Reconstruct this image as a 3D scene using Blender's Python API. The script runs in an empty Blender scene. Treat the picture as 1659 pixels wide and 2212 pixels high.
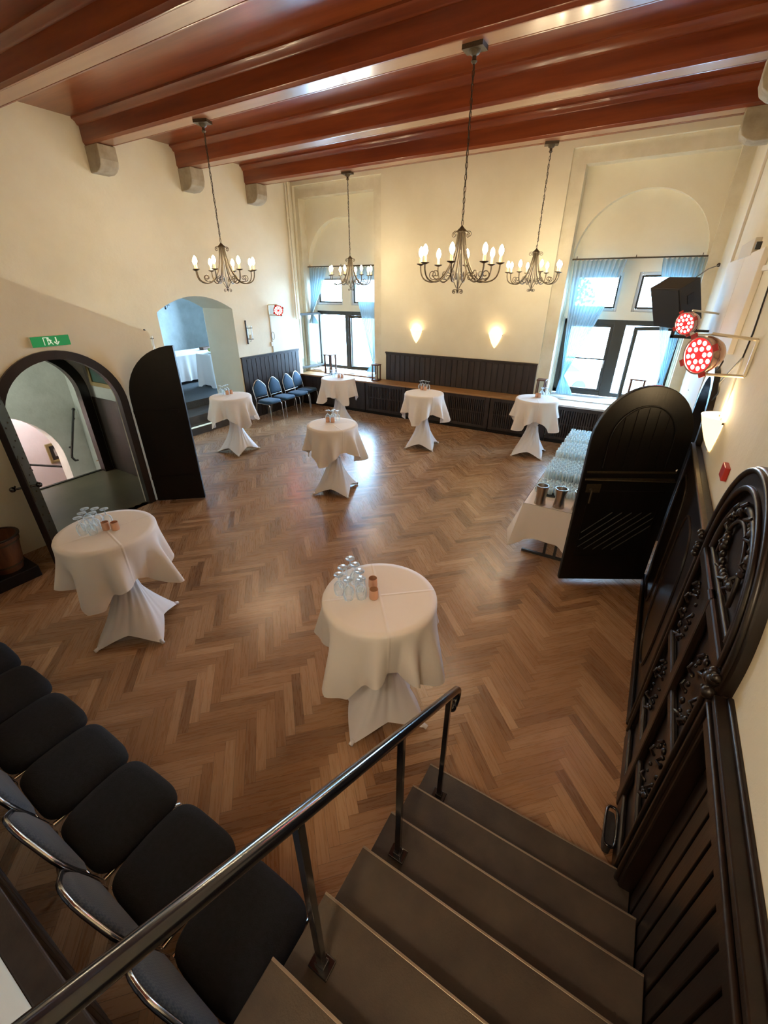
import bpy, bmesh, math, random
from mathutils import Vector, Matrix
from math import sin, cos, pi, sqrt
random.seed(7)
S = bpy.context.scene
COL = S.collection

# ------------------------------------------------------------------ helpers
class MB:
    """collects faces; build() links them as one mesh object"""
    def __init__(s): s.v=[]; s.f=[]; s.uv={}
    def add(s, vs, fs):
        o=len(s.v); s.v += [tuple(p) for p in vs]; s.f += [tuple(i+o for i in f) for f in fs]
        return s
    def box(s, x0,x1,y0,y1,z0,z1, M=None):
        vs=[Vector((x,y,z)) for z in (z0,z1) for y in (y0,y1) for x in (x0,x1)]
        if M: vs=[M@p for p in vs]
        return s.add(vs,[(0,2,3,1),(4,5,7,6),(0,1,5,4),(2,6,7,3),(0,4,6,2),(1,3,7,5)])
    def tube(s, pts, r, n=8, closed=False, rr=None):
        pts=[Vector(p) for p in pts]; N=len(pts)
        if N<2: return s
        tan=[]
        for i in range(N):
            a=pts[(i-1)%N] if (closed or i>0) else pts[0]
            b=pts[(i+1)%N] if (closed or i<N-1) else pts[-1]
            t=(b-a); tan.append(t.normalized() if t.length>1e-9 else Vector((0,0,1)))
        up=Vector((0,0,1)) if abs(tan[0].z)<.9 else Vector((1,0,0))
        x=tan[0].cross(up).normalized(); vs=[]
        for i in range(N):
            t=tan[i]; x=(x-t*x.dot(t)).normalized(); y=t.cross(x)
            R=rr[i] if rr else r
            for k in range(n):
                a=2*pi*k/n; vs.append(pts[i]+x*(R*cos(a))+y*(R*sin(a)))
        fs=[]
        for i in range(N if closed else N-1):
            j=(i+1)%N
            for k in range(n):
                l=(k+1)%n; fs.append((i*n+k,i*n+l,j*n+l,j*n+k))
        if not closed:
            fs.append(tuple(range(n-1,-1,-1))); fs.append(tuple((N-1)*n+k for k in range(n)))
        return s.add(vs,fs)
    def lathe(s, prof, n=24, c=(0,0,0), M=None, cap=False):
        vs=[]; c=Vector(c)
        for r,z in prof:
            for k in range(n):
                a=2*pi*k/n; p=Vector((r*cos(a),r*sin(a),z))
                if M: p=M@p
                vs.append(p+c)
        fs=[]
        for i in range(len(prof)-1):
            for k in range(n):
                l=(k+1)%n; fs.append((i*n+k,i*n+l,(i+1)*n+l,(i+1)*n+k))
        if cap:
            fs.append(tuple(range(n-1,-1,-1))); fs.append(tuple((len(prof)-1)*n+k for k in range(n)))
        return s.add(vs,fs)
    def prism(s, poly, fn, a, b):
        """poly of (u,v); fn(u,v,w)->xyz; extruded w from a to b"""
        n=len(poly)
        vs=[fn(u,v,a) for u,v in poly]+[fn(u,v,b) for u,v in poly]
        fs=[tuple(range(n-1,-1,-1)),tuple(range(n,2*n))]+[(i,(i+1)%n,n+(i+1)%n,n+i) for i in range(n)]
        return s.add(vs,fs)
    def grid(s, fn, nu, nv, closed=False):
        vs=[fn(i/(nu if closed else nu-1), j/(nv-1)) for j in range(nv) for i in range(nu)]
        fs=[]
        for j in range(nv-1):
            for i in range(nu if closed else nu-1):
                k=(i+1)%nu; fs.append((j*nu+i,j*nu+k,(j+1)*nu+k,(j+1)*nu+i))
        return s.add(vs,fs)
    def sphere(s, c, r, n=10, m=7, sc=(1,1,1)):
        c=Vector(c)
        def f(u,v):
            a=2*pi*u; b=-pi/2+pi*v
            return c+Vector((r*cos(a)*cos(b)*sc[0],r*sin(a)*cos(b)*sc[1],r*sin(b)*sc[2]))
        return s.grid(f,n,m,True)
    def mesh(s, name, mat, smooth=0, recalc=True):
        me=bpy.data.meshes.new(name); me.from_pydata(s.v,[],s.f); me.update()
        if recalc:
            bm=bmesh.new(); bm.from_mesh(me); bmesh.ops.recalc_face_normals(bm,faces=bm.faces); bm.to_mesh(me); bm.free()
        if mat: me.materials.append(mat)
        if smooth:
            for p in me.polygons: p.use_smooth=True
            if smooth<180: me.set_sharp_from_angle(angle=math.radians(smooth))
        return me
    def build(s, name, mat, parent=None, smooth=0, bevel=0, loc=None, rotz=0, recalc=True):
        o=bpy.data.objects.new(name, s.mesh(name,mat,smooth,recalc)); COL.objects.link(o)
        if parent: o.parent=parent
        if loc is not None: o.location=loc
        if rotz: o.rotation_euler=(0,0,rotz)
        if bevel:
            m=o.modifiers.new('bevel','BEVEL'); m.width=bevel; m.segments=2; m.limit_method='ANGLE'
        return o

def tag(o, label=None, cat=None, group=None, kind=None):
    if label: o['label']=label
    if cat: o['category']=cat
    if group: o['group']=group
    if kind: o['kind']=kind
    return o
def thing(name, label, cat, loc=(0,0,0), rotz=0, group=None, rot=None):
    o=bpy.data.objects.new(name,None); COL.objects.link(o); o.location=loc
    o.rotation_euler=rot if rot else (0,0,rotz); o.empty_display_size=.1
    return tag(o,label,cat,group)
def struct(name, mb, mat, **k):
    o=mb.build(name,mat,**k); o['kind']='structure'; return o
def copy_tree(o, parent=None):
    c=o.copy(); COL.objects.link(c); c.parent=parent
    for ch in list(o.children): copy_tree(ch,c)
    return c
def dup(o, loc, rotz=0, label=None, group=None):
    c=copy_tree(o); c.location=loc; c.rotation_euler=(0,0,rotz)
    if label: c['label']=label
    if group: c['group']=group
    return c
def lamp(name, kind, loc, energy, color, size=.05, parent=None, rot=None, **k):
    l=bpy.data.lights.new(name,kind); l.energy=energy; l.color=color
    if kind in('POINT','SPOT'): l.shadow_soft_size=size
    for a,b in k.items(): setattr(l,a,b)
    o=bpy.data.objects.new(name,l); COL.objects.link(o); o.location=loc
    if rot: o.rotation_euler=rot
    if parent: o.parent=parent
    return o

# ------------------------------------------------------------------ materials
def mat(name, base=(.5,.5,.5), rough=.6, metal=0, noise=None, bump=None, spec=.5, coat=0, emit=None, es=0,
        trans=0, alpha=1, sheen=0, coord='Object', subsurf=0, rnoise=0):
    """noise=(scale,color2,stretch xyz,detail); bump=(scale,strength,stretch)"""
    m=bpy.data.materials.new(name); m.use_nodes=True; N=m.node_tree.nodes; L=m.node_tree.links
    b=N['Principled BSDF']; I=b.inputs
    I['Base Color'].default_value=(*base,1); I['Roughness'].default_value=rough; I['Metallic'].default_value=metal
    I['Specular IOR Level'].default_value=spec; I['Coat Weight'].default_value=coat; I['Coat Roughness'].default_value=.12
    I['Transmission Weight'].default_value=trans; I['Alpha'].default_value=alpha; I['Sheen Weight'].default_value=sheen
    if emit: I['Emission Color'].default_value=(*emit,1); I['Emission Strength'].default_value=es
    def ntex(sc,st,det=4,rg=.6):
        tc=N.new('ShaderNodeTexCoord'); mp=N.new('ShaderNodeMapping'); mp.inputs['Scale'].default_value=st
        nt=N.new('ShaderNodeTexNoise'); nt.inputs['Scale'].default_value=sc; nt.inputs['Detail'].default_value=det
        nt.inputs['Roughness'].default_value=rg
        L.new(tc.outputs[coord],mp.inputs['Vector']); L.new(mp.outputs[0],nt.inputs['Vector']); return nt
    if noise:
        sc,c2,st=noise[:3]; nt=ntex(sc,st,6)
        cr=N.new('ShaderNodeValToRGB'); e=cr.color_ramp.elements
        e[0].position=.35; e[0].color=(*base,1); e[1].position=.68; e[1].color=(*c2,1)
        L.new(nt.outputs['Fac'],cr.inputs[0]); L.new(cr.outputs[0],I['Base Color'])
        if rnoise:
            mr=N.new('ShaderNodeMapRange'); mr.inputs['To Min'].default_value=rough-rnoise; mr.inputs['To Max'].default_value=rough+rnoise
            L.new(nt.outputs['Fac'],mr.inputs['Value']); L.new(mr.outputs[0],I['Roughness'])
    if bump:
        sc,stg,st=bump; nt=ntex(sc,st,5,.65); bp=N.new('ShaderNodeBump'); bp.inputs['Strength'].default_value=stg
        bp.inputs['Distance'].default_value=.01
        L.new(nt.outputs['Fac'],bp.inputs['Height']); L.new(bp.outputs[0],I['Normal'])
    return m
one=(1,1,1)
M={}
M['plaster']=mat('plaster_white',(.82,.77,.62),.85,noise=(.9,(.75,.69,.53),one),bump=(14,.25,one))
M['plaster_rough']=mat('plaster_rough',(.78,.73,.59),.9,noise=(3,(.68,.62,.47),one),bump=(9,1.0,one))
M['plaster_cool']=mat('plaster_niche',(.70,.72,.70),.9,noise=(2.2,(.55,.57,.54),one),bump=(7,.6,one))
M['panel_white']=mat('painted_panel',(.78,.74,.68),.6,bump=(3,.05,one))
M['stone']=mat('corbel_stone',(.42,.36,.27),.9,noise=(6,(.30,.25,.18),one),bump=(18,.8,one))
M['mahog']=mat('ceiling_mahogany',(.15,.026,.008),.30,noise=(2.2,(.27,.064,.017),(.25,3,3)),bump=(30,.06,(.1,1,1)),coat=.4,spec=.6)
M['mahog_soffit']=mat('ceiling_soffit',(.24,.085,.042),.28,noise=(2.5,(.30,.12,.06),(.2,3,3)),coat=.6,spec=.7)
M['dark_wood']=mat('dark_oak',(.007,.004,.0028),.33,noise=(5,(.014,.0075,.005),(2,2,.35)),bump=(40,.12,(1,1,.12)),spec=.42)
M['black_wood']=mat('black_oak',(.003,.0024,.002),.45,noise=(5,(.006,.0045,.0035),(2,2,.4)),bump=(40,.12,(1,1,.12)),spec=.28)
M['wain']=mat('wainscot_oak',(.024,.017,.014),.42,noise=(4,(.046,.033,.027),(3,3,.3)),bump=(45,.15,(1,1,.1)),spec=.4)
M['ledge']=mat('ledge_oak',(.30,.15,.055),.32,noise=(3,(.40,.22,.09),(.4,4,4)),bump=(30,.08,(.1,1,1)))
M['tread']=mat('stair_linoleum',(.036,.026,.018),.55,noise=(3.4,(.080,.060,.040),one),bump=(140,.25,one),rnoise=.12)
M['riser']=mat('stair_riser',(.055,.040,.026),.6,noise=(5,(.08,.06,.04),one))
M['nosing']=mat('nosing_metal',(.36,.31,.24),.38,metal=.8)
M['rail']=mat('rail_black',(.006,.006,.008),.16,coat=.5,spec=.7)
M['iron']=mat('wrought_iron',(.060,.045,.028),.42,metal=.6,noise=(60,(.10,.075,.045),one))
M['cable']=mat('cable_black',(.01,.01,.01),.5)
M['chain']=mat('chain_bronze',(.06,.05,.035),.4,metal=.6)
M['candle']=mat('candle_sleeve',(.75,.60,.35),.5,emit=(1,.6,.2),es=.6)
M['bulb']=mat('bulb_glow',(1,.9,.7),.3,emit=(1,.80,.50),es=85)
M['sconce']=mat('sconce_glass',(.9,.8,.6),.35,emit=(1,.72,.34),es=.95)
M['bulb_low']=mat('wall_lamp_bulb',(1,.9,.7),.3,emit=(1,.80,.50),es=9)
M['cloth']=mat('linen_white',(.84,.80,.77),.75,bump=(260,.08,one),sheen=.15)
M['spandex']=mat('stretch_white',(.80,.79,.82),.55,bump=(3,.1,one),sheen=.1)
M['metal']=mat('brushed_steel',(.50,.46,.40),.28,metal=1,noise=(8,(.42,.38,.33),(20,20,.5)))
M['chrome']=mat('chrome_tube',(.60,.60,.60),.18,metal=1)
M['chairfab_shaded']=mat('chair_fabric_shaded',(.004,.0045,.006),.9,noise=(40,(.008,.009,.012),one),bump=(160,.3,one))  # chair navy darkened for the near row: its shade is put into the colour
M['copper']=mat('copper_tealight',(.72,.42,.28),.3,metal=.5)
M['wax']=mat('candle_wax',(.75,.62,.45),.5)
M['tray']=mat('tray_black',(.02,.02,.02),.35)
M['speaker']=mat('speaker_black',(.022,.020,.020),.55,bump=(120,.15,one))
M['speaker_grille']=mat('speaker_grille',(.012,.013,.017),.6,bump=(300,.5,one))
M['par']=mat('par_can',(.62,.42,.36),.22,metal=1)
M['par_yoke']=mat('par_yoke',(.80,.74,.55),.4,metal=.3)
M['ledface']=mat('led_face',(.25,.01,.01),.4,emit=(1,.01,.012),es=.9)
M['led']=mat('led_lens',(1,.8,.75),.3,emit=(1,.55,.5),es=9)
M['red']=mat('call_point_red',(.45,.03,.02),.4)
M['green']=mat('exit_green',(.0,.23,.06),.45,emit=(.0,.35,.09),es=.12)
M['signwhite']=mat('sign_white',(.85,.9,.85),.5,emit=(.7,.9,.7),es=.15)
M['signbody']=mat('sign_body',(.65,.6,.5),.5)
M['gilt']=mat('gilt_frame',(.33,.23,.09),.4,metal=.4,bump=(60,.6,one))
M['art_green']=mat('art_green',(.02,.09,.06),.6,noise=(5,(.03,.05,.04),one))
M['art_grey']=mat('art_engraving',(.55,.50,.42),.7,noise=(9,(.12,.09,.07),one))
M['carpet']=mat('carpet_grey',(.055,.06,.065),.95,noise=(30,(.08,.085,.09),one),bump=(200,.4,one))
M['barrel']=mat('barrel_wood',(.075,.024,.008),.5,noise=(7,(.14,.055,.02),(3,3,.4)),bump=(30,.3,(1,1,.2)))
M['frame_white']=mat('window_stone',(.62,.62,.60),.8,bump=(14,.3,one))
M['frame_dark']=mat('window_oak',(.040,.038,.028),.45,bump=(40,.1,one))
M['pink']=mat('plaster_pink',(.80,.66,.60),.85,noise=(1.5,(.74,.60,.53),one),bump=(10,.3,one))
M['passfloor']=mat('passage_floor',(.085,.070,.040),.32,noise=(2,(.12,.10,.06),one))
M['asphalt']=mat('forecourt',(.5,.5,.5),.9)
M['carpaint']=mat('car_paint',(.10,.30,.38),.3,coat=.5)
M['carglass']=mat('car_glass',(.03,.05,.06),.1)
M['leafm']=mat('leaf_green',(.08,.16,.07),.8,noise=(3,(.14,.24,.10),one))
M['bark']=mat('bark',(.08,.06,.045),.9)
M['paper']=mat('paper_white',(.8,.8,.78),.6)
M['yellow']=mat('buffet_food',(.55,.45,.12),.6,noise=(30,(.25,.35,.08),one))

def glassy(name, tint=(1,1,1), ref=.12, rough=.02, milk=None, mk=0):
    m=bpy.data.materials.new(name); m.use_nodes=True; N=m.node_tree.nodes; L=m.node_tree.links; N.clear()
    o=N.new('ShaderNodeOutputMaterial'); mx=N.new('ShaderNodeMixShader'); t=N.new('ShaderNodeBsdfTransparent'); g=N.new('ShaderNodeBsdfGlossy')
    lw=N.new('ShaderNodeLayerWeight'); lw.inputs['Blend'].default_value=ref
    t.inputs[0].default_value=(*tint,1); g.inputs['Roughness'].default_value=rough
    L.new(lw.outputs['Fresnel'],mx.inputs[0]); L.new(t.outputs[0],mx.inputs[1]); L.new(g.outputs[0],mx.inputs[2]); L.new(mx.outputs[0],o.inputs[0])
    if mk:      # rims and thick edges of glass catch light: a little translucency that grows at grazing angles
        tr=N.new('ShaderNodeBsdfTranslucent'); tr.inputs[0].default_value=(*milk,1); di=N.new('ShaderNodeBsdfDiffuse'); di.inputs[0].default_value=(*milk,1)
        ad=N.new('ShaderNodeMixShader'); L.new(tr.outputs[0],ad.inputs[1]); L.new(di.outputs[0],ad.inputs[2])
        m2=N.new('ShaderNodeMixShader'); l2=N.new('ShaderNodeLayerWeight'); l2.inputs['Blend'].default_value=mk*3
        L.new(l2.outputs['Facing'],m2.inputs[0]); L.new(mx.outputs[0],m2.inputs[1]); L.new(ad.outputs[0],m2.inputs[2]); L.new(m2.outputs[0],o.inputs[0])
    return m
M['glass_bright']=glassy('table_glass',(.97,.99,1.0),.12,.10,(.85,.96,1.0),.27)
M['pane']=glassy('window_glass',(.97,1,1),.25)
M['glass']=glassy('drinking_glass',(.965,.985,.99),.12,.10,(.85,.95,1.0),.11)
def sheer():
    m=bpy.data.materials.new('sheer_curtain'); m.use_nodes=True; N=m.node_tree.nodes; L=m.node_tree.links; N.clear()
    o=N.new('ShaderNodeOutputMaterial'); a=N.new('ShaderNodeMixShader'); b=N.new('ShaderNodeMixShader')
    d=N.new('ShaderNodeBsdfDiffuse'); t=N.new('ShaderNodeBsdfTranslucent'); p=N.new('ShaderNodeBsdfTransparent')
    d.inputs[0].default_value=(.72,.84,.86,1); t.inputs[0].default_value=(.13,.26,.32,1)
    a.inputs[0].default_value=.5; b.inputs[0].default_value=.055
    L.new(d.outputs[0],a.inputs[1]); L.new(t.outputs[0],a.inputs[2]); L.new(a.outputs[0],b.inputs[1]); L.new(p.outputs[0],b.inputs[2]); L.new(b.outputs[0],o.inputs[0])
    return m
M['sheer']=sheer()
def linen_creased():
    """table linen with two ironed creases through the middle"""
    m=mat('linen_creased',(.84,.80,.77),.75,sheen=.15); N=m.node_tree.nodes; L=m.node_tree.links
    tc=N.new('ShaderNodeTexCoord'); sp=N.new('ShaderNodeSeparateXYZ'); L.new(tc.outputs['Object'],sp.inputs[0])
    def ridge(out):
        a=N.new('ShaderNodeMath'); a.operation='ABSOLUTE'; L.new(out,a.inputs[0])
        b=N.new('ShaderNodeMapRange'); b.interpolation_type='SMOOTHSTEP'; b.inputs['From Min'].default_value=0; b.inputs['From Max'].default_value=.014
        b.inputs['To Min'].default_value=1; b.inputs['To Max'].default_value=0; L.new(a.outputs[0],b.inputs[0]); return b.outputs[0]
    mx=N.new('ShaderNodeMath'); mx.operation='MAXIMUM'; L.new(ridge(sp.outputs[0]),mx.inputs[0]); L.new(ridge(sp.outputs[1]),mx.inputs[1])
    nt=N.new('ShaderNodeTexNoise'); nt.inputs['Scale'].default_value=5; L.new(tc.outputs['Object'],nt.inputs['Vector'])
    ad=N.new('ShaderNodeMath'); ad.operation='MULTIPLY_ADD'; ad.inputs[1].default_value=.9; L.new(nt.outputs[0],ad.inputs[0]); L.new(mx.outputs[0],ad.inputs[2])
    bp=N.new('ShaderNodeBump'); bp.inputs['Strength'].default_value=.5; bp.inputs['Distance'].default_value=.006
    L.new(ad.outputs[0],bp.inputs['Height']); L.new(bp.outputs[0],N['Principled BSDF'].inputs['Normal'])
    return m
M['linen']=linen_creased()
def fabric_back():
    """chair back fabric: a fine woven diamond figure"""
    m=mat('chair_back_fabric',(.018,.03,.05),.8,sheen=.2); N=m.node_tree.nodes; L=m.node_tree.links
    tc=N.new('ShaderNodeTexCoord'); mp=N.new('ShaderNodeMapping'); mp.inputs['Rotation'].default_value=(0,.78,0)
    ck=N.new('ShaderNodeTexChecker'); ck.inputs['Scale'].default_value=95; ck.inputs[1].default_value=(.045,.055,.065,1); ck.inputs[2].default_value=(.020,.030,.045,1)
    L.new(tc.outputs['Object'],mp.inputs[0]); L.new(mp.outputs[0],ck.inputs[0]); L.new(ck.outputs[0],N['Principled BSDF'].inputs['Base Color'])
    return m
M['backfab']=fabric_back()
M['chairfab_lit']=mat('chair_fabric_lit',(.005,.040,.085),.8,noise=(40,(.010,.060,.12),one),bump=(160,.3,one),sheen=.15)  # same chair navy brightened for the far row: window light put into the colour
def parquet():
    m=bpy.data.materials.new('herringbone_parquet'); m.use_nodes=True; N=m.node_tree.nodes; L=m.node_tree.links; b=N['Principled BSDF']
    uv=N.new('ShaderNodeUVMap'); uv.uv_map='UVMap'; at=N.new('ShaderNodeAttribute'); at.attribute_name='plank'
    mp=N.new('ShaderNodeMapping'); mp.inputs['Scale'].default_value=(3,42,1)
    nt=N.new('ShaderNodeTexNoise'); nt.inputs['Scale'].default_value=1.6; nt.inputs['Detail'].default_value=7; nt.inputs['Roughness'].default_value=.62; nt.inputs['Distortion'].default_value=.5
    L.new(uv.outputs[0],mp.inputs[0]); L.new(mp.outputs[0],nt.inputs['Vector'])
    mx=N.new('ShaderNodeMath'); mx.operation='MULTIPLY_ADD'; mx.inputs[1].default_value=.20
    L.new(nt.outputs['Fac'],mx.inputs[0]); L.new(at.outputs['Fac'],mx.inputs[2])
    cr=N.new('ShaderNodeValToRGB'); e=cr.color_ramp.elements
    e[0].position=.22; e[0].color=(.20,.105,.052,1); e[1].position=.95; e[1].color=(.52,.33,.19,1)
    k=e.new(.55); k.color=(.36,.20,.10,1)
    L.new(mx.outputs[0],cr.inputs[0]); L.new(cr.outputs[0],b.inputs['Base Color'])
    rr=N.new('ShaderNodeMapRange'); rr.inputs['To Min'].default_value=.20; rr.inputs['To Max'].default_value=.36; L.new(nt.outputs['Fac'],rr.inputs[0]); L.new(rr.outputs[0],b.inputs['Roughness'])
    bp=N.new('ShaderNodeBump'); bp.inputs['Strength'].default_value=.12; bp.inputs['Distance'].default_value=.003; L.new(nt.outputs['Fac'],bp.inputs['Height']); L.new(bp.outputs[0],b.inputs['Normal'])
    b.inputs['Specular IOR Level'].default_value=.75
    return m
M['parquet']=parquet()

# ------------------------------------------------------------------ room constants
XL,XR,YN,YB,ZC=-8.35,.6,-.13,9.85,5.2
XM=-6.1          # face of the stair block with the arched doorway

def arch_z(u, c, r, spring, rz=None):
    d=abs(u-c)
    return spring+(rz or r)*sqrt(max(0,1-(d/r)**2)) if d<r else spring
def wall(name, fn, u0,u1,z0,z1, openings, depth, m, reveal_m=None, top=None):
    """fn(u,z,w): w=0 room face. openings: dict(u0,u1,z0,top(u)). top(u): optional sloped top"""
    mb=MB(); T=top or (lambda u:z1)
    us={u0,u1}
    for o in openings:
        n=o.get('n',1)
        for i in range(n+1): us.add(o['u0']+(o['u1']-o['u0'])*(.5-.5*cos(pi*i/n) if n>1 else i))
    us=sorted(us)
    def q(a,b,za0,za1,zb0,zb1):
        vs=[fn(a,za0,0),fn(b,zb0,0),fn(b,zb1,0),fn(a,za1,0)]; mb.add(vs,[(0,1,2,3)])
    for a,b in zip(us,us[1:]):
        if b-a<1e-6: continue
        mid=(a+b)/2; op=None
        for o in openings:
            if o['u0']<mid<o['u1']: op=o
        if not op: q(a,b,z0,T(a),z0,T(b)); continue
        if op['z0']>z0: q(a,b,z0,op['z0'],z0,op['z0'])
        ta,tb=op['top'](a),op['top'](b)
        q(a,b,ta,T(a),tb,T(b))
    for o in openings:                       # reveals
        n=o.get('n',1); w=o.get('depth',depth)
        U=[o['u0']+(o['u1']-o['u0'])*(.5-.5*cos(pi*i/n) if n>1 else i) for i in range(n+1)]
        loop=[(o['u0'],o['z0'])]+[(u,o['top'](u)) for u in U]+[(o['u1'],o['z0'])]
        if o['z0']>z0+1e-6: loop.append((o['u0'],o['z0']))
        for (a,za),(b,zb) in zip(loop,loop[1:]):
            mb.add([fn(a,za,0),fn(b,zb,0),fn(b,zb,w),fn(a,za,w)],[(0,1,2,3)])
    return struct(name,mb,m,recalc=False)

# ------------------------------------------------------------------ floor
def build_floor():
    W,L=.071,.497; g=.0006; vs=[];fs=[];uvs=[];col=[]
    R=lambda u,v:(u*cos(pi/4)-v*sin(pi/4)-3.0, u*sin(pi/4)+v*cos(pi/4)+4.0)
    rnd=random.Random(3)
    for m_ in range(-20,21):
        for k in range(-160,161):
            ox,oy=k*W+m_*L, k*W-m_*L
            for hv in (0,1):
                if hv==0: x0,y0,x1,y1=ox,oy,ox+L,oy+W
                else: x0,y0,x1,y1=ox+L,oy+W-L,ox+L+W,oy+W
                cx,cy=R((x0+x1)/2,(y0+y1)/2)
                if not(-8.5<cx<.75 and -.4<cy<9.9): continue
                if cx<XM-.1 and cy<3.8: continue
                i=len(vs)
                for x,y in ((x0+g,y0+g),(x1-g,y0+g),(x1-g,y1-g),(x0+g,y1-g)):
                    p=R(x,y); vs.append((p[0],p[1],0))
                fs.append((i,i+1,i+2,i+3)); a,b=rnd.random()*50,rnd.random()*50
                if hv==0: uvs+= [(a,b),(a+L,b),(a+L,b+W),(a,b+W)]
                else: uvs+= [(a,b),(a,b+W),(a+L,b+W),(a+L,b)]
                col.append(max(0,min(1,.48+rnd.gauss(0,.155)+(.03 if hv else -.02))))
    me=bpy.data.meshes.new('floor'); me.from_pydata(vs,[],fs); me.update()
    ul=me.uv_layers.new(name='UVMap')
    for i,u in enumerate(uvs): ul.data[i].uv=u
    at=me.attributes.new('plank','FLOAT','FACE')
    for i,c in enumerate(col): at.data[i].value=c
    me.materials.append(M['parquet'])
    o=bpy.data.objects.new('floor',me); COL.objects.link(o); o['kind']='structure'
    mb=MB(); mb.box(-8.11,.9,-2.2,3.79,-.12,-.0015); mb.box(-8.6,.9,3.79,10,-.12,-.0015)
    # the sub-floor shows only in the joints
    s=mb.build('floor',M['black_wood'],parent=o)
build_floor()

# ------------------------------------------------------------------ walls
cLw,cRw=-7.33,-.70
def rect_top(z): return lambda u:z
# far wall: room face with two rectangular recesses
far=lambda y:(lambda u,z,w:(u,y+w,z))
wall('wall_back',far(YB),-8.75,1.0,0,ZC+.05,
     [dict(u0=-8.52,u1=-5.98,z0=.80,top=rect_top(5.12),depth=.07),
      dict(u0=-2.04,u1=.597,z0=.80,top=rect_top(5.09),depth=.07)],.07,M['plaster'])
wall('wall_back',far(YB+.07),-8.55,1.0,.8,5.14,
     [dict(u0=-8.42,u1=-6.22,z0=.80,top=rect_top(4.88),depth=.25),
      dict(u0=-1.80,u1=.42,z0=.80,top=rect_top(4.86),depth=.25)],.25,M['plaster_rough'])
for nm,c,r in (('wall_back',cLw-.02,1.08),('wall_back',cRw,1.09)):
    wall(nm,far(YB+.32),c-1.35,c+1.35,.8,4.95,
      [dict(u0=c-r,u1=c+r,z0=.80,top=(lambda u,c=c,r=r:arch_z(u,c,r,3.42,1.05)),n=28,depth=.16)],.16,M['plaster'])
    # panel behind the arch with the two lights over two casements
    W2=.90
    wall(nm,far(YB+.48),c-1.30,c+1.25,.8,4.6,
      [dict(u0=c-1.02,u1=c-.13,z0=2.52,top=rect_top(3.20),depth=.20),
       dict(u0=c+.13,u1=c+1.02,z0=2.52,top=rect_top(3.20),depth=.20)],.20,M['plaster'])
# cut: replace the lower part of that panel -> rebuilt below as an opening
for o in [x for x in bpy.data.objects if x.name.startswith('wall_back')]:
    me=o.data
    bm=bmesh.new(); bm.from_mesh(me)
    dl=[f for f in bm.faces if abs(f.calc_center_median().y-(YB+.48))<1e-3]
    if dl:
        bmesh.ops.bisect_plane(bm,geom=bm.faces[:]+bm.edges[:]+bm.verts[:],plane_co=(0,0,2.37),plane_no=(0,0,1))
        for c in (cLw-.02,cRw):
            pass
        dl=[f for f in bm.faces if abs(f.calc_center_median().y-(YB+.48))<1e-3 and f.calc_center_median().z<2.37]
        bmesh.ops.delete(bm,geom=dl,context='FACES')
        bm.to_mesh(me)
    bm.free()
# outer face of the thick wall (around each window) so daylight only comes through the panes
for c in (cLw-.02,cRw):
    mb=MB()
    mb.box(c-1.32,c-1.06,YB+.42,YB+.74,.6,2.40); mb.box(c+1.06,c+1.32,YB+.42,YB+.74,.6,2.40)
    mb.box(c-1.32,c+1.32,YB+.40,YB+.74,.45,.80)
    struct('wall_back',mb,M['plaster'])

mb=MB()
ops=[(cLw-.02-1.06,cLw-.02+1.06,.80,3.3),(cRw-1.06,cRw+1.06,.80,3.3)]
ya,yb2=YB+.745,YB+.80
xs_=[-9.6]+[v for o_ in ops for v in o_[:2]]+[1.3]
for i in range(0,len(xs_),2): mb.box(xs_[i],xs_[i+1],ya,yb2,-1.2,5.4)
for o_ in ops: mb.box(o_[0],o_[1],ya,yb2,-1.2,o_[2]); mb.box(o_[0],o_[1],ya,yb2,o_[3],5.4)
mb.box(-9.6,-9.0,9.9,yb2,3.7,5.4); mb.box(-9.0,-8.85,9.4,yb2,-1.2,5.4); mb.box(1.2,1.3,6.3,yb2,-1.2,5.4); mb.box(-9.6,1.3,9.4,yb2,5.30,5.4)
struct('wall_outside',mb,M['plaster'])
# left wall with the segmental arch to the side room
def segtop(u,c=6.38,h=.92): 
    t=(u-c)/h; return 2.51+.27*(1-t*t)
lw=lambda u,z,w:(XL-w,u,z)
wall('wall_left',lw,3.75,9.50,0,ZC+.05,[dict(u0=5.46,u1=7.30,z0=0,top=segtop,n=20,depth=1.0)],1.0,M['plaster'])
wall('wall_left',lw,-.2,3.75,2.2,ZC+.05,[],.2,M['plaster'])
struct('wall_left',MB().box(XL-.25,XL,9.495,9.50,0,ZC),M['plaster'])
mb=MB(); mb.add([(XL-.22,9.50,0),(XL-.22,9.95,0),(XL-.22,9.95,ZC),(XL-.22,9.50,ZC)],[(0,1,2,3)]); struct('wall_left',mb,M['plaster'])
# stair block: sloped top, arched doorway
mtop=lambda y: 3.02-(y-2.32)*.43
D1c,D1r,D1s=2.50,.66,1.53
blk=lambda u,z,w:(XM-w,u,z)
wall('wall_left',blk,YN-.05,3.80,0,4,[dict(u0=D1c-D1r,u1=D1c+D1r,z0=0,top=(lambda u:arch_z(u,D1c,D1r,D1s,.66)),n=24,depth=.10)],.10,M['plaster'],top=mtop)
mb=MB()
mb.add([(XM,YN-.05,mtop(YN-.05)),(XM,3.8,mtop(3.8)),(XL-.05,3.8,mtop(3.8)),(XL-.05,YN-.05,mtop(YN-.05))],[(0,1,2,3)])
mb.add([(XM,3.8,0),(XL-.05,3.8,0),(XL-.05,3.8,mtop(3.8)),(XM,3.8,mtop(3.8))],[(0,1,2,3)])
struct('wall_left',mb,M['plaster'])
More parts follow.
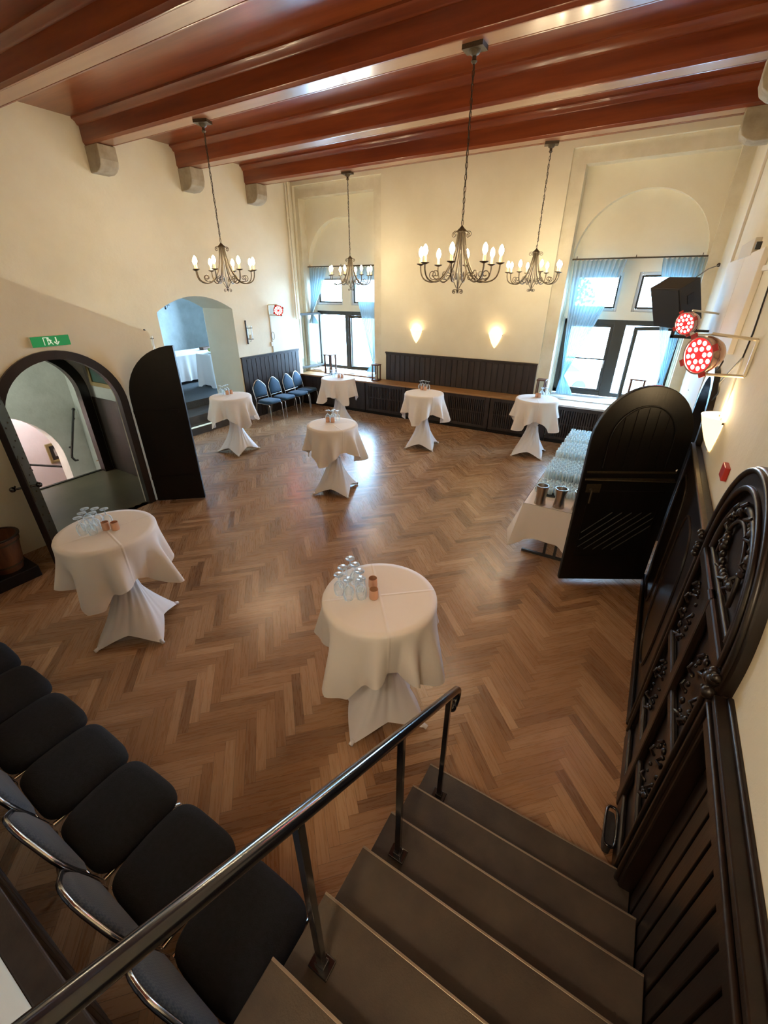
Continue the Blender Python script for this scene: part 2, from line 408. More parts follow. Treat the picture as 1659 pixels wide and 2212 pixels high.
# passage behind the arch
P0,P1=1.80,3.70
mb=MB()
mb.box(-8.12,XM-.07,P1,P1+.07,-.05,2.33)
mb.box(-8.12,XM-.07,P0-.07,P0,-.05,2.33)
mb.box(-8.12,XM-.07,P0-.05,P1+.05,2.33,2.36)
mb.box(XM-.12,XM-.095,P0-.02,D1c-D1r-.002,-.05,2.33)
mb.box(XM-.12,XM-.095,D1c+D1r+.002,P1+.02,-.05,2.33)
struct('wall_left',mb,M['plaster_cool'])
struct('floor',MB().box(-8.12,XM+.02,P0,P1,-.10,.0),M['passfloor'])
# stairwell beyond: front wall with second arch, pit, vaulted end wall
D2c,D2r,D2s=2.72,.72,1.40
wall('wall_left',lambda u,z,w:(-8.0-w,u,z),P0,P1,0,2.33,[dict(u0=D2c-D2r,u1=D2c+D2r+.12,z0=0,top=(lambda u:arch_z(u,D2c+.06,D2r+.06,D2s,.70)),n=20,depth=.12)],.12,M['plaster_cool'])
wall('wall_left',lambda u,z,w:(-9.65-w,u,z),.3,4.6,-1.6,2.36,[dict(u0=1.6,u1=3.64,z0=-1.6,top=(lambda u:arch_z(u,2.62,1.02,-.1,1.02)),n=20,depth=.35)],.35,M['plaster_cool'])
mb=MB()
for a,b in (((-8.12,.9),(-9.65,.9)),((-8.12,4.1),(-9.65,4.1)),((-8.12,.9),(-8.12,P0)),((-8.12,P1),(-8.12,4.1))):
    mb.add([(a[0],a[1],-1.6),(b[0],b[1],-1.6),(b[0],b[1],2.36),(a[0],a[1],2.36)],[(0,1,2,3)])
mb.add([(-8.12,.3,2.36),(-9.66,.3,2.36),(-9.66,4.6,2.36),(-8.12,4.6,2.36)],[(0,1,2,3)])
mb.add([(-8.12,P0,-1.6),(-8.12,P1,-1.6),(-8.12,P1,-.1),(-8.12,P0,-.1)],[(0,1,2,3)])
struct('wall_left',mb,M['plaster_cool'])
mb=MB()
mb.add([(-11.0,.8,-2.2),(-11.0,5.6,-2.2),(-11.0,5.6,2),(-11.0,.8,2)],[(0,1,2,3)])
mb.add([(-11.0,5.6,-2.2),(-10.0,5.6,-2.2),(-10.0,5.6,2),(-11.0,5.6,2)],[(0,1,2,3)])
mb.add([(-11.0,.8,-2.2),(-10.0,.8,-2.2),(-10.0,.8,2),(-11.0,.8,2)],[(0,1,2,3)])
mb.add([(-11.0,.8,2),(-10.0,.8,2),(-10.0,5.6,2),(-11.0,5.6,2)],[(0,1,2,3)])
mb.add([(-10.0,.8,-2.2),(-10.0,1.6,-2.2),(-10.0,1.6,2),(-10.0,.8,2)],[(0,1,2,3)])
mb.add([(-10.0,3.64,-2.2),(-10.0,5.6,-2.2),(-10.0,5.6,2),(-10.0,3.64,2)],[(0,1,2,3)])
struct('wall_left',mb,M['pink'])
struct('floor',MB().box(-11.1,-8.1,.3,5.6,-1.75,-1.6),M['carpet'])
# right wall with the arched doorway behind the open leaf
DAc,DAr,DAs=5.42,.50,1.66
wall('wall_right',lambda u,z,w:(XR+w,u,z),-2.0,9.95,0,ZC+.05,[dict(u0=DAc-DAr,u1=DAc+DAr,z0=0,top=(lambda u:arch_z(u,DAc,DAr,DAs,.5)),n=20,depth=.35)],.35,M['plaster'])
struct('wall_right',MB().box(XR+.35,XR+1.4,4.6,6.3,-.05,2.6),M['plaster_cool'])
# near wall (below and beside the stair) and the landing alcove
wall('wall_front',lambda u,z,w:(u,YN-w,z),XL-.1,-.62,0,ZC+.05,[],.2,M['plaster'])
mb=MB()
mb.add([(-.62,YN,0),(-.62,-2,0),(-.62,-2,ZC),(-.62,YN,ZC)],[(0,1,2,3)])
mb.add([(-.62,-2,0),(XR,-2,0),(XR,-2,ZC),(-.62,-2,ZC)],[(0,1,2,3)])
struct('wall_front',mb,M['plaster'])

# ceiling boards, mouldings and beams
mb=MB(); mb.box(-9.7,1.4,-2.3,10.7,ZC,ZC+.08)
for y in [i*.163-2 for i in range(73)]: pass
struct('ceiling',mb,M['mahog'])
def beam(y0,label):
    """long moulded ceiling beam, soffit recessed between beads"""
    w=.30; zb=4.88
    half=[(0,ZC),(-.085,ZC),(-.085,ZC-.022),(-.07,ZC-.03),(-.045,ZC-.045),(-.028,ZC-.075),(-.02,ZC-.085),(0,ZC-.09),(0,zb+.035),(.012,zb+.028),(.018,zb+.014),(.022,zb+.012),(.026,zb+.002),(.036,zb),(.046,zb+.002),(.05,zb+.012)]
    L=[(y0+a,z) for a,z in half]; R=[(y0+w-a,z) for a,z in reversed(half)]
    mb=MB(); poly=L+R; n=len(poly)
    vs=[(XL-.02,y,z) for y,z in poly]+[(XR+.02,y,z) for y,z in poly]
    mb.add(vs,[(i,(i+1)%n,n+(i+1)%n,n+i) for i in range(n-1)])
    t=thing('ceiling_beam',label,'beam',(0,0,0),group='carved ceiling beams')
    b=mb.build('beam_body',M['mahog'],parent=t,smooth=50)
    s=MB().box(XL-.01,XR+.01,y0+.052,y0+w-.052,zb+.004,zb+.02).build('soffit_board',M['mahog_soffit'],parent=t); s['label']='lighter reddish board along the underside'
    return t
beam(8.14,'mahogany ceiling beam nearest the window wall, two chandeliers hang from it')
beam(6.51,'mahogany ceiling beam second from the window wall, no lamp on it')
beam(4.87,'mahogany ceiling beam third from the window wall, two chandeliers hang from it')
beam(3.25,'mahogany ceiling beam fourth from the window wall, crossing the top left corner')
beam(1.62,'mahogany ceiling beam nearest the stairs, barely in view at the top left corner')
def corbel(x,y,sgn,label):
    mb=MB(); h=.34; d=.36
    prof=[(0,0),(d,0),(d,-h*.55),(d-.03,-h*.78),(d-.10,-h*.93),(d-.18,-h),(0,-h)]
    mb.prism(prof,lambda u,v,w:(x+sgn*(u-.02),w,4.878+v),y+.01,y+.30)
    o=mb.build('stone_corbel',M['stone'],bevel=.012); tag(o,label,'corbel','stone corbels under the beams'); return o
corbel(XL,4.87,1,'rounded stone corbel on the left wall, largest of the three in view')
corbel(XL,6.51,1,'rounded stone corbel on the left wall, middle of the three')
corbel(XL,8.14,1,'rounded stone corbel on the left wall, nearest the window corner')
corbel(XR,8.14,-1,'stone corbel on the right wall above the loudspeaker')
corbel(XR,6.51,-1,'pale stone corbel cut by the right picture edge')

# ------------------------------------------------------------------ windows
def casement(parent,x0,x1,z0,z1,y,bar=None,fw=.07,M4=None,mt='frame_dark'):
    mb=MB(); t=.05
    f=lambda *a: mb.box(*a,M=M4)
    f(x0,x0+fw,y,y+t,z0,z1); f(x1-fw,x1,y,y+t,z0,z1); f(x0+fw,x1-fw,y,y+t,z0,z0+fw); f(x0+fw,x1-fw,y,y+t,z1-fw,z1)
    if bar: f(x0+fw,x1-fw,y+.012,y+.038,bar-.014,bar+.014)
    s=mb.build('sash',M[mt],parent=parent,bevel=.006)
    MB().box(x0+fw-.005,x1-fw+.005,y+.02,y+.028,z0+fw-.005,z1-fw+.005,M=M4).build('pane',M['pane'],parent=s)
    return s
def handle(parent,x,y,z):
    mb=MB(); mb.box(x-.012,x+.012,y-.012,y,z-.04,z+.04); mb.tube([(x,y-.01,z),(x,y-.045,z),(x,y-.045,z-.11)],.009,8)
    mb.build('window_handle',M['paper'],parent=parent,smooth=60)
def window(n,c,open_left):
    y=YB+.56
    w=bpy.data.objects.new('window_%d'%n,None); COL.objects.link(w); w['kind']='structure'
    # chamfered stone surrounds of the upper lights
    for s in (-1,1):
        a,b=sorted((c+s*.13,c+s*1.02)); mb=MB()
        for (x0,x1,z0,z1) in ((a,a+.05,2.52,3.2),(b-.05,b,2.52,3.2),(a+.05,b-.05,2.52,2.57),(a+.05,b-.05,3.15,3.2)): mb.box(x0,x1,y-.05,y+.03,z0,z1)
        mb.build('stone_surround',M['frame_white'],parent=w,bevel=.01)
        casement(w,a+.05,b-.05,2.57,3.15,y,fw=.035)
    # heavy dark frame of the casements
    mb=MB(); z0,z1=.86,2.37
    mb.box(c-1.06,c-.98,y-.02,y+.10,z0,z1); mb.box(c+.98,c+1.06,y-.02,y+.10,z0,z1)
    mb.box(c-1.06,c+1.06,y-.02,y+.10,z1-.10,z1+.02); mb.box(c-1.06,c+1.06,y-.02,y+.10,z0,z0+.09)
    mb.box(c-.11,c+.11,y-.03,y+.10,z0,z1)
    MB().box(c-1.08,c+1.08,y-.07,y+.10,z1+.035,2.52).build('stone_transom',M['frame_white'],parent=w,bevel=.01)
    mb.build('casement_frame',M['frame_dark'],parent=w,bevel=.008)
    if open_left:
        R=Matrix.Translation((c-.98,y-.02,0))@Matrix.Rotation(math.radians(-99),4,'Z')@Matrix.Translation((-(c-.98),-(y-.02),0))
        casement(w,c-.98,c-.10,.90,2.33,y-.02,M4=R,fw=.06)
        R=Matrix.Translation((c+.98,y-.02,0))@Matrix.Rotation(math.radians(18),4,'Z')@Matrix.Translation((-(c+.98),-(y-.02),0))
        casement(w,c+.13,c+.98,.93,2.28,y-.02,M4=R,fw=.06); handle(w,c+.06,y-.03,1.72)
    else:
        casement(w,c-.98,c-.11,.93,2.28,y,bar=1.60,fw=.06); handle(w,c-.15,y,1.55)
        R=Matrix.Translation((c+.98,y-.02,0))@Matrix.Rotation(math.radians(38),4,'Z')@Matrix.Translation((-(c+.98),-(y-.02),0))
        casement(w,c+.13,c+.98,.93,2.28,y-.02,M4=R,fw=.06)
    return w
window(1,cLw-.02,True)
window(2,cRw,False)
# window sills (part of the ledge run): marble-like boards inside the embrasures
struct('trim_1',MB().box(-8.53,-6.2,YB-.02,YB+.66,.80,.835),M['ledge'])
struct('trim_2',MB().box(-1.82,.58,YB-.02,YB+.66,.80,.835),M['frame_white'])

# curtain rods and sheers
def rod(x0,x1,y,z,label,n=8):
    t=thing('curtain_rod',label,'curtain rod',(0,0,0))
    MB().tube([(x0,y,z),(x1,y,z)],.012,8).build('rod',M['iron'],parent=t,smooth=60)
    for x in (x0+.08,(x0+x1)/2,x1-.08):
        MB().box(x-.008,x+.008,y,YB+.32,z-.008,z+.008).tube([(x,y,z),(x,y,z+.05)],.007,6).build('rod_bracket',M['iron'],parent=t)
    return t
rod(-8.41,-6.24,YB+.25,3.42,'thin black curtain rod across the left window niche')
rod(-1.78,.41,YB+.25,3.42,'thin black curtain rod across the right window niche')
def curtain(xa,xb,ztop,tie,yb,label,tiex=None,zbot=.9,n=11,amp=.035,bulge=.0):
    """tie=(x,z) gathers the cloth; columns are folds"""
    def f(u,v):
        z=ztop-(ztop-zbot)*v; x=xa+(xb-xa)*u
        if tie:
            tx,tz=tie
            if z>tz: k=((ztop-z)/(ztop-tz))**1.25; wd=.07
            else: k=1-.35*((tz-z)/(tz-zbot))**.8; wd=.07
            xt=tx+(u-.5)*wd
            x=x*(1-k)+xt*k
            amp2=amp*(1-.6*k)
        else: amp2=amp
        return (x+.008*sin(9*u+3*v), yb+amp2*sin(2*pi*n*u+.6*sin(3*v)), z+.012*sin(2*pi*n*u)*(1 if v==0 else 0))
    o=MB().grid(f,n*10,40).build('sheer_curtain',M['sheer'],smooth=180,recalc=False)
    tag(o,label,'curtain','sheer window curtains'); return o
yc=YB+.24
curtain(-8.36,-7.78,3.40,(-8.38,2.30),yc,'sheer curtain on the left side of the left window, swept aside in one fold',zbot=2.05,n=6)
curtain(-7.0,-6.27,3.40,(-6.36,1.15),yc,'sheer curtain on the right side of the left window, gathered at the bottom',zbot=.9,n=8)
curtain(-1.74,-.82,3.40,(-1.56,1.25),yc,'wide sheer curtain tied back at the left side of the right window',zbot=.88,n=11)
curtain(-.25,.38,3.40,(.28,1.3),yc,'sheer curtain behind the loudspeaker at the right window',zbot=.9,n=8)

# ------------------------------------------------------------------ ledge, radiator cabinets, wainscots
YF=9.38
o=MB().box(XL,-2.0,YF-.03,YB+.02,.775,.812).build('window_ledge',M['ledge'],bevel=.008); tag(o,'long brown wooden ledge running along under the windows','ledge')
o=MB().box(-1.99,XR-.02,YF-.03,YB+.02,.775,.812).build('window_ledge',M['frame_white'],bevel=.008); tag(o,'pale painted ledge in front of the right window','ledge')
def cabinet(x0,x1,label,grille=True):
    t=thing('radiator_cabinet',label,'radiator cover',((x0+x1)/2,YF,0),group='dark radiator covers along the window wall')
    w=(x1-x0)/2; mb=MB()
    if grille:
        gx=w-.10
        mb.box(-w,-gx,0,.04,.02,.775); mb.box(gx,w,0,.04,.02,.775); mb.box(-gx,gx,0,.04,.70,.775); mb.box(-gx,gx,0,.04,.02,.13)
        MB().box(-w,w,.05,.06,.02,.775).build('back_panel',M['black_wood'],parent=t)
        mb.build('cabinet_body',M['wain'],parent=t,bevel=.004)
        g=MB(); n=int(gx*2/.045)
        for i in range(n): 
            x=-gx+(i+.5)*2*gx/n; g.box(x-.013,x+.013,.005,.03,.13,.70)
        g.box(-gx,gx,.008,.02,.40,.425)
        g.build('grille',M['wain'],parent=t)
    else:
        mb.box(-w,w,0,.06,.02,.775); n=int(w*2/.13)
        for i in range(n+1):
            x=-w+i*2*w/n; mb.box(max(-w,x-.012),min(w,x+.012),-.006,0,.10,.76)
        mb.build('cabinet_body',M['wain'],parent=t)
    MB().box(-w,w,-.012,.05,0,.07).build('plinth',M['black_wood'],parent=t)
    return t
cabinet(-8.33,-6.20,'plain dark panelled radiator cover beneath the left window',False)
cabinet(-6.18,-5.02,'dark slatted radiator cover left of the middle bar table')
cabinet(-5.0,-3.98,'dark slatted radiator cover behind the bar table at the bench centre')
cabinet(-3.96,-2.87,'dark slatted radiator cover just right of the bench-centre bar table')
cabinet(-2.85,-1.60,'dark slatted radiator cover behind the far right bar table')
cabinet(-1.58,-.55,'dark slatted radiator cover beneath the right window, beside the glass buffet')
cabinet(-.53,XR-.02,'dark slatted radiator cover in the right corner hidden by the open door')
def boards(name,fn,u0,u1,z0,z1,label,step=.125,cap=.03,m='wain',capd=.05,cat='wall panelling'):
    """vertical board panelling; fn(u,w,z)"""
    t=thing(name,label,cat); mb=MB()
    def bx(b,ua,ub,wa,wb,za,zb):
        P=[fn(u,w,z) for z in (za,zb) for w in (wa,wb) for u in (ua,ub)]
        b.add(P,[(0,2,3,1),(4,5,7,6),(0,1,5,4),(2,6,7,3),(0,4,6,2),(1,3,7,5)])
    bx(mb,u0,u1,0,.015,z0,z1-.02); n=max(1,round((u1-u0)/step))
    for i in range(n):
        a=u0+(u1-u0)*i/n; b=u0+(u1-u0)*(i+1)/n
        bx(mb,a+.008,b-.008,.015,.029,z0,z1-.03)
    mb.build('board_panel',M[m],parent=t,bevel=.004)
    c=MB(); bx(c,u0-.01,u1+.01,0,capd,z1-.03,z1+.0); bx(c,u0,u1,0,capd-.018,z1-.065,z1-.03)
    c.build('cap_rail',M[m],parent=t,bevel=.005)
    return t
boards('wainscot',lambda u,w,z:(u,YB-w,z),-5.83,-2.06,.812,1.50,'dark board backrest panel above the ledge between the two windows',step=.14)
boards('wainscot',lambda u,w,z:(XL+w,u,z),7.33,9.36,0,1.47,'dark board wainscot behind the four blue chairs on the left wall',step=.145)
boards('wainscot',lambda u,w,z:(u,YN+w,z),XM+.05,-.66,0,1.50,'dark board wainscot behind the row of chairs at the bottom left',step=.145,capd=.06)

# ------------------------------------------------------------------ doors left
def arch_band(mb,c,r,s,rz,wd,fn,w0,w1,z0=0,n=28):
    """arched frame: fn(u,z,w)"""
    path=[(c-r,z0),(c-r,s*.5),(c-r,s)]+[(c-r*cos(pi*i/n),s+rz*sin(pi*i/n)) for i in range(1,n)]+[(c+r,s),(c+r,s*.5),(c+r,z0)]
    outp=[(c-r-wd,z0),(c-r-wd,s*.5),(c-r-wd,s)]+[(c-(r+wd)*cos(pi*i/n),s+(rz+wd)*sin(pi*i/n)) for i in range(1,n)]+[(c+r+wd,s),(c+r+wd,s*.5),(c+r+wd,z0)]
    N=len(path); vs=[]
    for w in (w0,w1):
        vs+= [fn(u,z,w) for u,z in path]+[fn(u,z,w) for u,z in outp]
    fs=[]
    for i in range(N-1):
        fs.append((i,i+1,N+i+1,N+i)); fs.append((2*N+i,3*N+i,3*N+i+1,2*N+i+1))
        fs.append((i,2*N+i,2*N+i+1,i+1)); fs.append((N+i,N+i+1,3*N+i+1,3*N+i))
    fs+= [(0,N,3*N,2*N),(N-1,3*N-1,4*N-1,2*N-1)]
    return mb.add(vs,fs)
d=bpy.data.objects.new('door_1',None); COL.objects.link(d); d['kind']='structure'
arch_band(MB(),D1c,D1r-.012,D1s,.648,.10,lambda u,z,w:(XM+w,u,z),-.06,.035).build('door_frame',M['dark_wood'],parent=d,smooth=40)
d=bpy.data.objects.new('door_2',None); COL.objects.link(d); d['kind']='structure'
mb=arch_band(MB(),D2c+.06,D2r+.02,D2s,.66,.14,lambda u,z,w:(-8.0+w,u,z),-.10,.05); mb.build('door_frame',M['dark_wood'],parent=d,smooth=40)
mb=MB(); mb.box(-8.125,-8.07,P0,P1,-.02,.012); mb.build('threshold',M['black_wood'],parent=d)
def half_leaf(name,label,hinge,ang,w,zs,zt,flip,m):
    """half of an arched double door: origin at hinge; local +x towards the meeting stile; zs spring, zt crown"""
    t=thing(name,label,'door',(hinge[0],hinge[1],.012),rotz=ang)
    poly=[(0,0),(w,0),(w,zt)]+[(w*(1-sin(pi/2*i/12)),zs+(zt-zs)*cos(pi/2*i/12)) for i in range(1,13)]
    mb=MB().prism(poly,lambda u,v,q:(u,q,v),-.03,.03)
    mb.build('leaf_board',m,parent=t,bevel=.006)
    return t
# right leaf, swung into the room
a=math.atan2(3.72-3.24,-5.55+6.16)
L1=half_leaf('door_leaf','near-black arched door leaf standing open right of the left doorway',(-6.05,3.28),math.radians(40),.70,1.53,2.24,False,M['black_wood'])
for z in (.35,1.35): MB().box(.0,.60,-.036,-.030,z,z+.05).build('strap_hinge',M['black_wood'],parent=L1)
# left leaf, seen almost edge on
L2=half_leaf('door_leaf','studded dark door leaf seen nearly edge-on at the left of the arched doorway',(-6.05,1.86),math.radians(-24),.74,1.53,2.24,True,M['dark_wood'])
mb=MB()
for i in range(9):
    for j in (0,1,2): mb.sphere((.12+j*.25,.033,.25+i*.2),.011,6,4)
mb.build('stud',M['iron'],parent=L2)['kind']='stuff'
mb=MB(); mb.box(.60,.72,.030,.036,.85,1.35); mb.build('lock_plate',M['iron'],parent=L2)
for sy in (-1,1):
    mb=MB(); mb.tube([(.67,sy*.03,1.02),(.67,sy*.10,1.02)],.012,8); mb.sphere((.67,sy*.115,1.02),.03); mb.tube([(.67,sy*.10,1.02),(.58,sy*.10,1.02)],.010,8)
    mb.build('door_handle',M['rail'],parent=L2,smooth=60)
# passage: dado, picture, stairwell fittings
o=MB().box(-7.98,XM-.13,P1-.02,P1-.001,0.002,1.30).build('passage_dado',M['wain'],bevel=.003); tag(o,'dark dado board low on the passage wall beyond the left doorway','wall panelling')
def picture(name,label,fn,u0,u1,z0,z1,fw,art,matw=0):
    t=thing(name,label,'picture'); mb=MB()
    def bx(b,ua,ub,wa,wb,za,zb):
        P=[fn(u,w,z) for z in (za,zb) for w in (wa,wb) for u in (ua,ub)]
        b.add(P,[(0,2,3,1),(4,5,7,6),(0,1,5,4),(2,6,7,3),(0,4,6,2),(1,3,7,5)])
    for a in ((u0,u0+fw,z0,z1),(u1-fw,u1,z0,z1),(u0+fw,u1-fw,z0,z0+fw),(u0+fw,u1-fw,z1-fw,z1)): bx(mb,a[0],a[1],0,.035,a[2],a[3])
    mb.build('picture_frame',M['gilt'],parent=t,bevel=.006)
    c=MB(); bx(c,u0+fw,u1-fw,.005,.015,z0+fw,z1-fw); 
    if matw:
        c.build('mount',M['wain'],parent=t); e=MB(); bx(e,u0+fw+matw,u1-fw-matw,.015,.018,z0+fw+matw,z1-fw-matw); e.build('print',M[art],parent=t)
    else: c.build('canvas',M[art],parent=t)
    return t
picture('framed_picture','dark green picture in a gilt frame high on the passage wall',lambda u,w,z:(u,P1-w,z),-7.85,-6.75,1.50,2.15,.07,'art_green')
picture('framed_picture','small framed engraving on the pink stairwell wall',lambda u,w,z:(-11+w,u,z),3.82,4.42,-.56,-.12,.06,'art_grey',.07)
def handrail(label,pts,br):
    t=thing('stair_handrail',label,'handrail'); MB().tube(pts,.022,10).sphere(pts[0],.032).build('rail',M['rail'],parent=t,smooth=60)
    for a,b in br: MB().tube([a,b],.010,6).sphere(b,.022,8,5).build('rail_bracket',M['rail'],parent=t,smooth=60)
handrail('dark handrail slanting down the white stairwell wall',[(-9.57,4.02,.80),(-9.55,3.72,-.02),(-9.55,3.70,-.10),(-9.56,3.74,-.18),(-9.60,3.80,-.20)],[((-9.56,3.98,.62),(-9.64,4.0,.62)),((-9.55,3.74,.08),(-9.64,3.76,.08))])
handrail('dark handrail stub in front of the pink stairwell wall',[(-10.1,3.00,-.12),(-10.1,3.72,-.42)],[((-10.1,3.15,-.20),(-10.1,3.15,-.30))])

# exit sign
t=thing('exit_sign','green emergency exit sign with running figure and arrow above the left doorway','sign',(XM,2.55,2.38))
t.rotation_euler=(math.radians(0),0,0)
MB().box(-.01,.05,-.20,.20,-.055,.055).build('sign_body',M['signbody'],parent=t,bevel=.004)
MB().box(.05,.056,-.20,.20,-.055,.055).build('sign_face',M['green'],parent=t)
mb=MB(); Y=lambda a:a
def fl(y0,z0,y1,z1,w):   # flat bar on the face
    dy,dz=y1-y0,z1-z0; l=sqrt(dy*dy+dz*dz); ny,nz=-dz/l*w/2,dy/l*w/2
    mb.add([(.0575,y0+ny,z0+nz),(.0575,y1+ny,z1+nz),(.0575,y1-ny,z1-nz),(.0575,y0-ny,z0-nz)],[(0,1,2,3)])
# door shape, running figure, arrow down
fl(-.075,-.04,-.075,.042,.008); fl(-.035,-.04,-.035,.042,.008); fl(-.079,.040,-.031,.040,.008)
fl(-.020,.022,-.005,-.008,.014); fl(-.005,-.008,.012,-.038,.010); fl(-.006,-.008,-.028,-.030,.010); fl(-.018,.016,.006,.006,.008); fl(-.020,.018,-.036,.0,.007)
mb.add([(.0575,-.024+.010*cos(a*pi/4),.034+.010*sin(a*pi/4)) for a in range(8)],[tuple(range(8))])
fl(.055,.040,.055,-.020,.014); fl(.055,-.040,.028,-.008,.012); fl(.055,-.040,.082,-.008,.012)
mb.build('pictogram',M['signwhite'],parent=t,recalc=False)
t=thing('exit_sign','small green glowing exit sign inside the stairwell at the left picture edge','sign',(-8.1+.0,2.30,1.28))
MB().box(.11,.14,-.13,.10,-.06,.06).build('sign_face',M['green'],parent=t); M['green2']=mat('exit_glow',(.1,.6,.4),.4,emit=(.1,1,.6),es=1.2)

# low dark platform and barrel left
o=MB().box(XM+.02,-5.42,.62,1.40,0,.14).build('low_platform',M['black_wood'],bevel=.01); tag(o,'low black platform on the floor at the left picture edge','platform')
t=thing('wooden_barrel','brown wooden barrel beside the arched doorway on the left','barrel',(-5.62,1.20,.14))
t.scale=(.95,.95,.68)
MB().lathe([(.135,0),(.165,.18),(.185,.36),(.205,.52),(.215,.60),(.20,.60),(.19,.5),(.17,.2),(.13,.03),(.001,.03)],28).build('barrel_body',M['barrel'],parent=t,smooth=50)
for z,r in ((.10,.154),(.50,.204)): MB().lathe([(r,z),(r+.006,z),(r+.008,z+.03),(r+.002,z+.03)],28).build('hoop',M['iron'],parent=t,smooth=50)
MB().lathe([(.215,.585),(.228,.595),(.228,.615),(.20,.615)],28).build('rim',M['dark_wood'],parent=t,smooth=50)
mb=MB().tube([(-5.95,.95,.15),(-5.9,.98,.36),(-5.78,1.0,.5),(-5.70,.9,.45),(-5.72,.75,.2)],.008,6); o=mb.build('loose_cable',M['cable'],smooth=60); tag(o,'black cable curling over the platform beside the barrel','cable')

# ------------------------------------------------------------------ side room through the segmental arch
mb=MB(); NF=.5
mb.box(-13.2,-9.30,4.4,10.4,-.1,NF); struct('floor',mb,M['carpet'])
mb=MB(); mb.box(-9.29,-8.62,5.46,7.30,0,.34); mb.box(-8.62,-8.35,5.46,7.30,0,.17); 
t=thing('niche_steps','three brown steps with a pale nosing leading up into the side room','steps')
mb.build('step_body',M['tread'],parent=t,bevel=.006)
MB().box(-8.37,-8.335,5.46,7.30,.165,.19).build('nosing',M['signwhite'],parent=t)['label']='pale worn nosing'
mb=MB()
def q4(a,b,c,e): mb.add([a,b,c,e],[(0,1,2,3)])
q4((-13.2,4.4,.4),(-13.2,10.4,.4),(-13.2,10.4,3.6),(-13.2,4.4,3.6))
q4((-13.2,4.4,.4),(-9.35,4.4,.4),(-9.35,4.4,3.6),(-13.2,4.4,3.6))
q4((-13.2,4.4,3.6),(-9.35,4.4,3.6),(-9.35,10.4,3.6),(-13.2,10.4,3.6))
q4((-9.352,4.4,0),(-9.352,5.46,0),(-9.352,5.46,3.6),(-9.352,4.4,3.6))
q4((-9.352,7.3,0),(-9.352,10.4,0),(-9.352,10.4,3.6),(-9.352,7.3,3.6))
q4((-9.352,5.46,2.80),(-9.352,7.3,2.80),(-9.352,7.3,3.6),(-9.352,5.46,3.6))
struct('wall_left',mb,M['plaster_cool'],recalc=False)
wall('wall_left',lambda u,z,w:(u,10.4+w,z),-13.2,-9.35,.4,3.6,[dict(u0=-12.2,u1=-10.0,z0=1.2,top=rect_top(3.0),depth=.3)],.3,M['plaster_cool'])
t=thing('side_room_window','window of the side room hidden round the corner of the arch','window'); 
mb=MB(); 
for x in (-12.2,-11.14,-10.08): mb.box(x,x+.08,10.6,10.66,1.2,3.0)
mb.box(-12.2,-10,10.6,10.66,1.2,1.28); mb.box(-12.2,-10,10.6,10.66,2.92,3.0); mb.build('window_frame',M['frame_dark'],parent=t)
MB().box(-12.15,-10.05,10.625,10.632,1.25,2.95).build('pane',M['pane'],parent=t)

def skirted_table(name,label,x0,x1,y0,y1,zf,zt,drop,group=None):
    """rectangular table completely covered by hanging cloth"""
    t=thing(name,label,'table',((x0+x1)/2,(y0+y1)/2,zf)); hx,hy=(x1-x0)/2,(y1-y0)/2
    MB().box(-hx+.02,hx-.02,-hy+.02,hy-.02,zt-zf-.03,zt-zf-.004).build('tabletop',M['wain'],parent=t)
    for sx in (-1,1):
        for sy in (-1,1): MB().box(sx*(hx-.08)-.02,sx*(hx-.08)+.02,sy*(hy-.08)-.02,sy*(hy-.08)+.02,0,zt-zf-.03).build('leg',M['tray'],parent=t)
    return t
def drape_rect(name,label,x0,x1,y0,y1,z,drops,group=None,amp=.018,seed=1,mt='cloth',pull=.05,cat='tablecloth'):
    """cloth over a rectangular top; drops = hanging length at (front -y, right +x, back +y, left -x)"""
    rnd=random.Random(seed); hx,hy=(x1-x0)/2,(y1-y0)/2; per=[]
    n=240; P=2*(2*hx+2*hy)
    def pt(s):
        s=s%P
        if s<2*hx: return (-hx+s,-hy,0,-1,0)
        s-=2*hx
        if s<2*hy: return (hx,-hy+s,1,0,1)
        s-=2*hy
        if s<2*hx: return (hx-s,hy,0,1,2)
        s-=2*hx
        return (-hx,hy-s,-1,0,3)
    corners=[0,2*hx,2*hx+2*hy,4*hx+2*hy]
    ph=[rnd.random()*6 for _ in range(6)]
    def f(u,v):
        s=u*P; x,y,nx,ny,k=pt(s)
        dc=min(min(abs(s-c),P-abs(s-c)) for c in corners)
        cn=math.exp(-(dc/.07)**2)
        dr=drops[k]*(1+.22*cn)
        rip=amp*(sin(s*17+ph[0])+.6*sin(s*31+ph[1])+.4*sin(s*7+ph[2]))*v
        out=.006+rip+pull*v*(.25+1.2*cn)
        # corner: push along diagonal
        if cn>.2:
            gx=(1 if x>0 else -1); gy=(1 if y>0 else -1); dx,dy=nx*(1-cn*.5)+gx*.5*cn, ny*(1-cn*.5)+gy*.5*cn
        else: dx,dy=nx,ny
        return (x+dx*out,y+dy*out,-dr*v)
    mb=MB(); mb.grid(f,n,10,True)
    mb.add([(-hx,-hy,0),(hx,-hy,0),(hx,hy,0),(-hx,hy,0)],[(0,1,2,3)])
    o=mb.build(name,M[mt],smooth=60,loc=((x0+x1)/2,(y0+y1)/2,z)); tag(o,label,cat,group); return o
skirted_table('buffet_table','long table under a white cloth in the side room',-12.3,-11.2,7.25,9.5,NF,1.25,.6)
drape_rect('tablecloth','long white cloth hanging over the side room table',-12.3,-11.2,7.25,9.5,1.255,(.68,.68,.68,.68),seed=5,amp=.03,group='cloths in the side room')
skirted_table('serving_table','small high table under a white cloth just inside the side room',-10.6,-10.05,7.80,8.6,NF,1.35,.8)
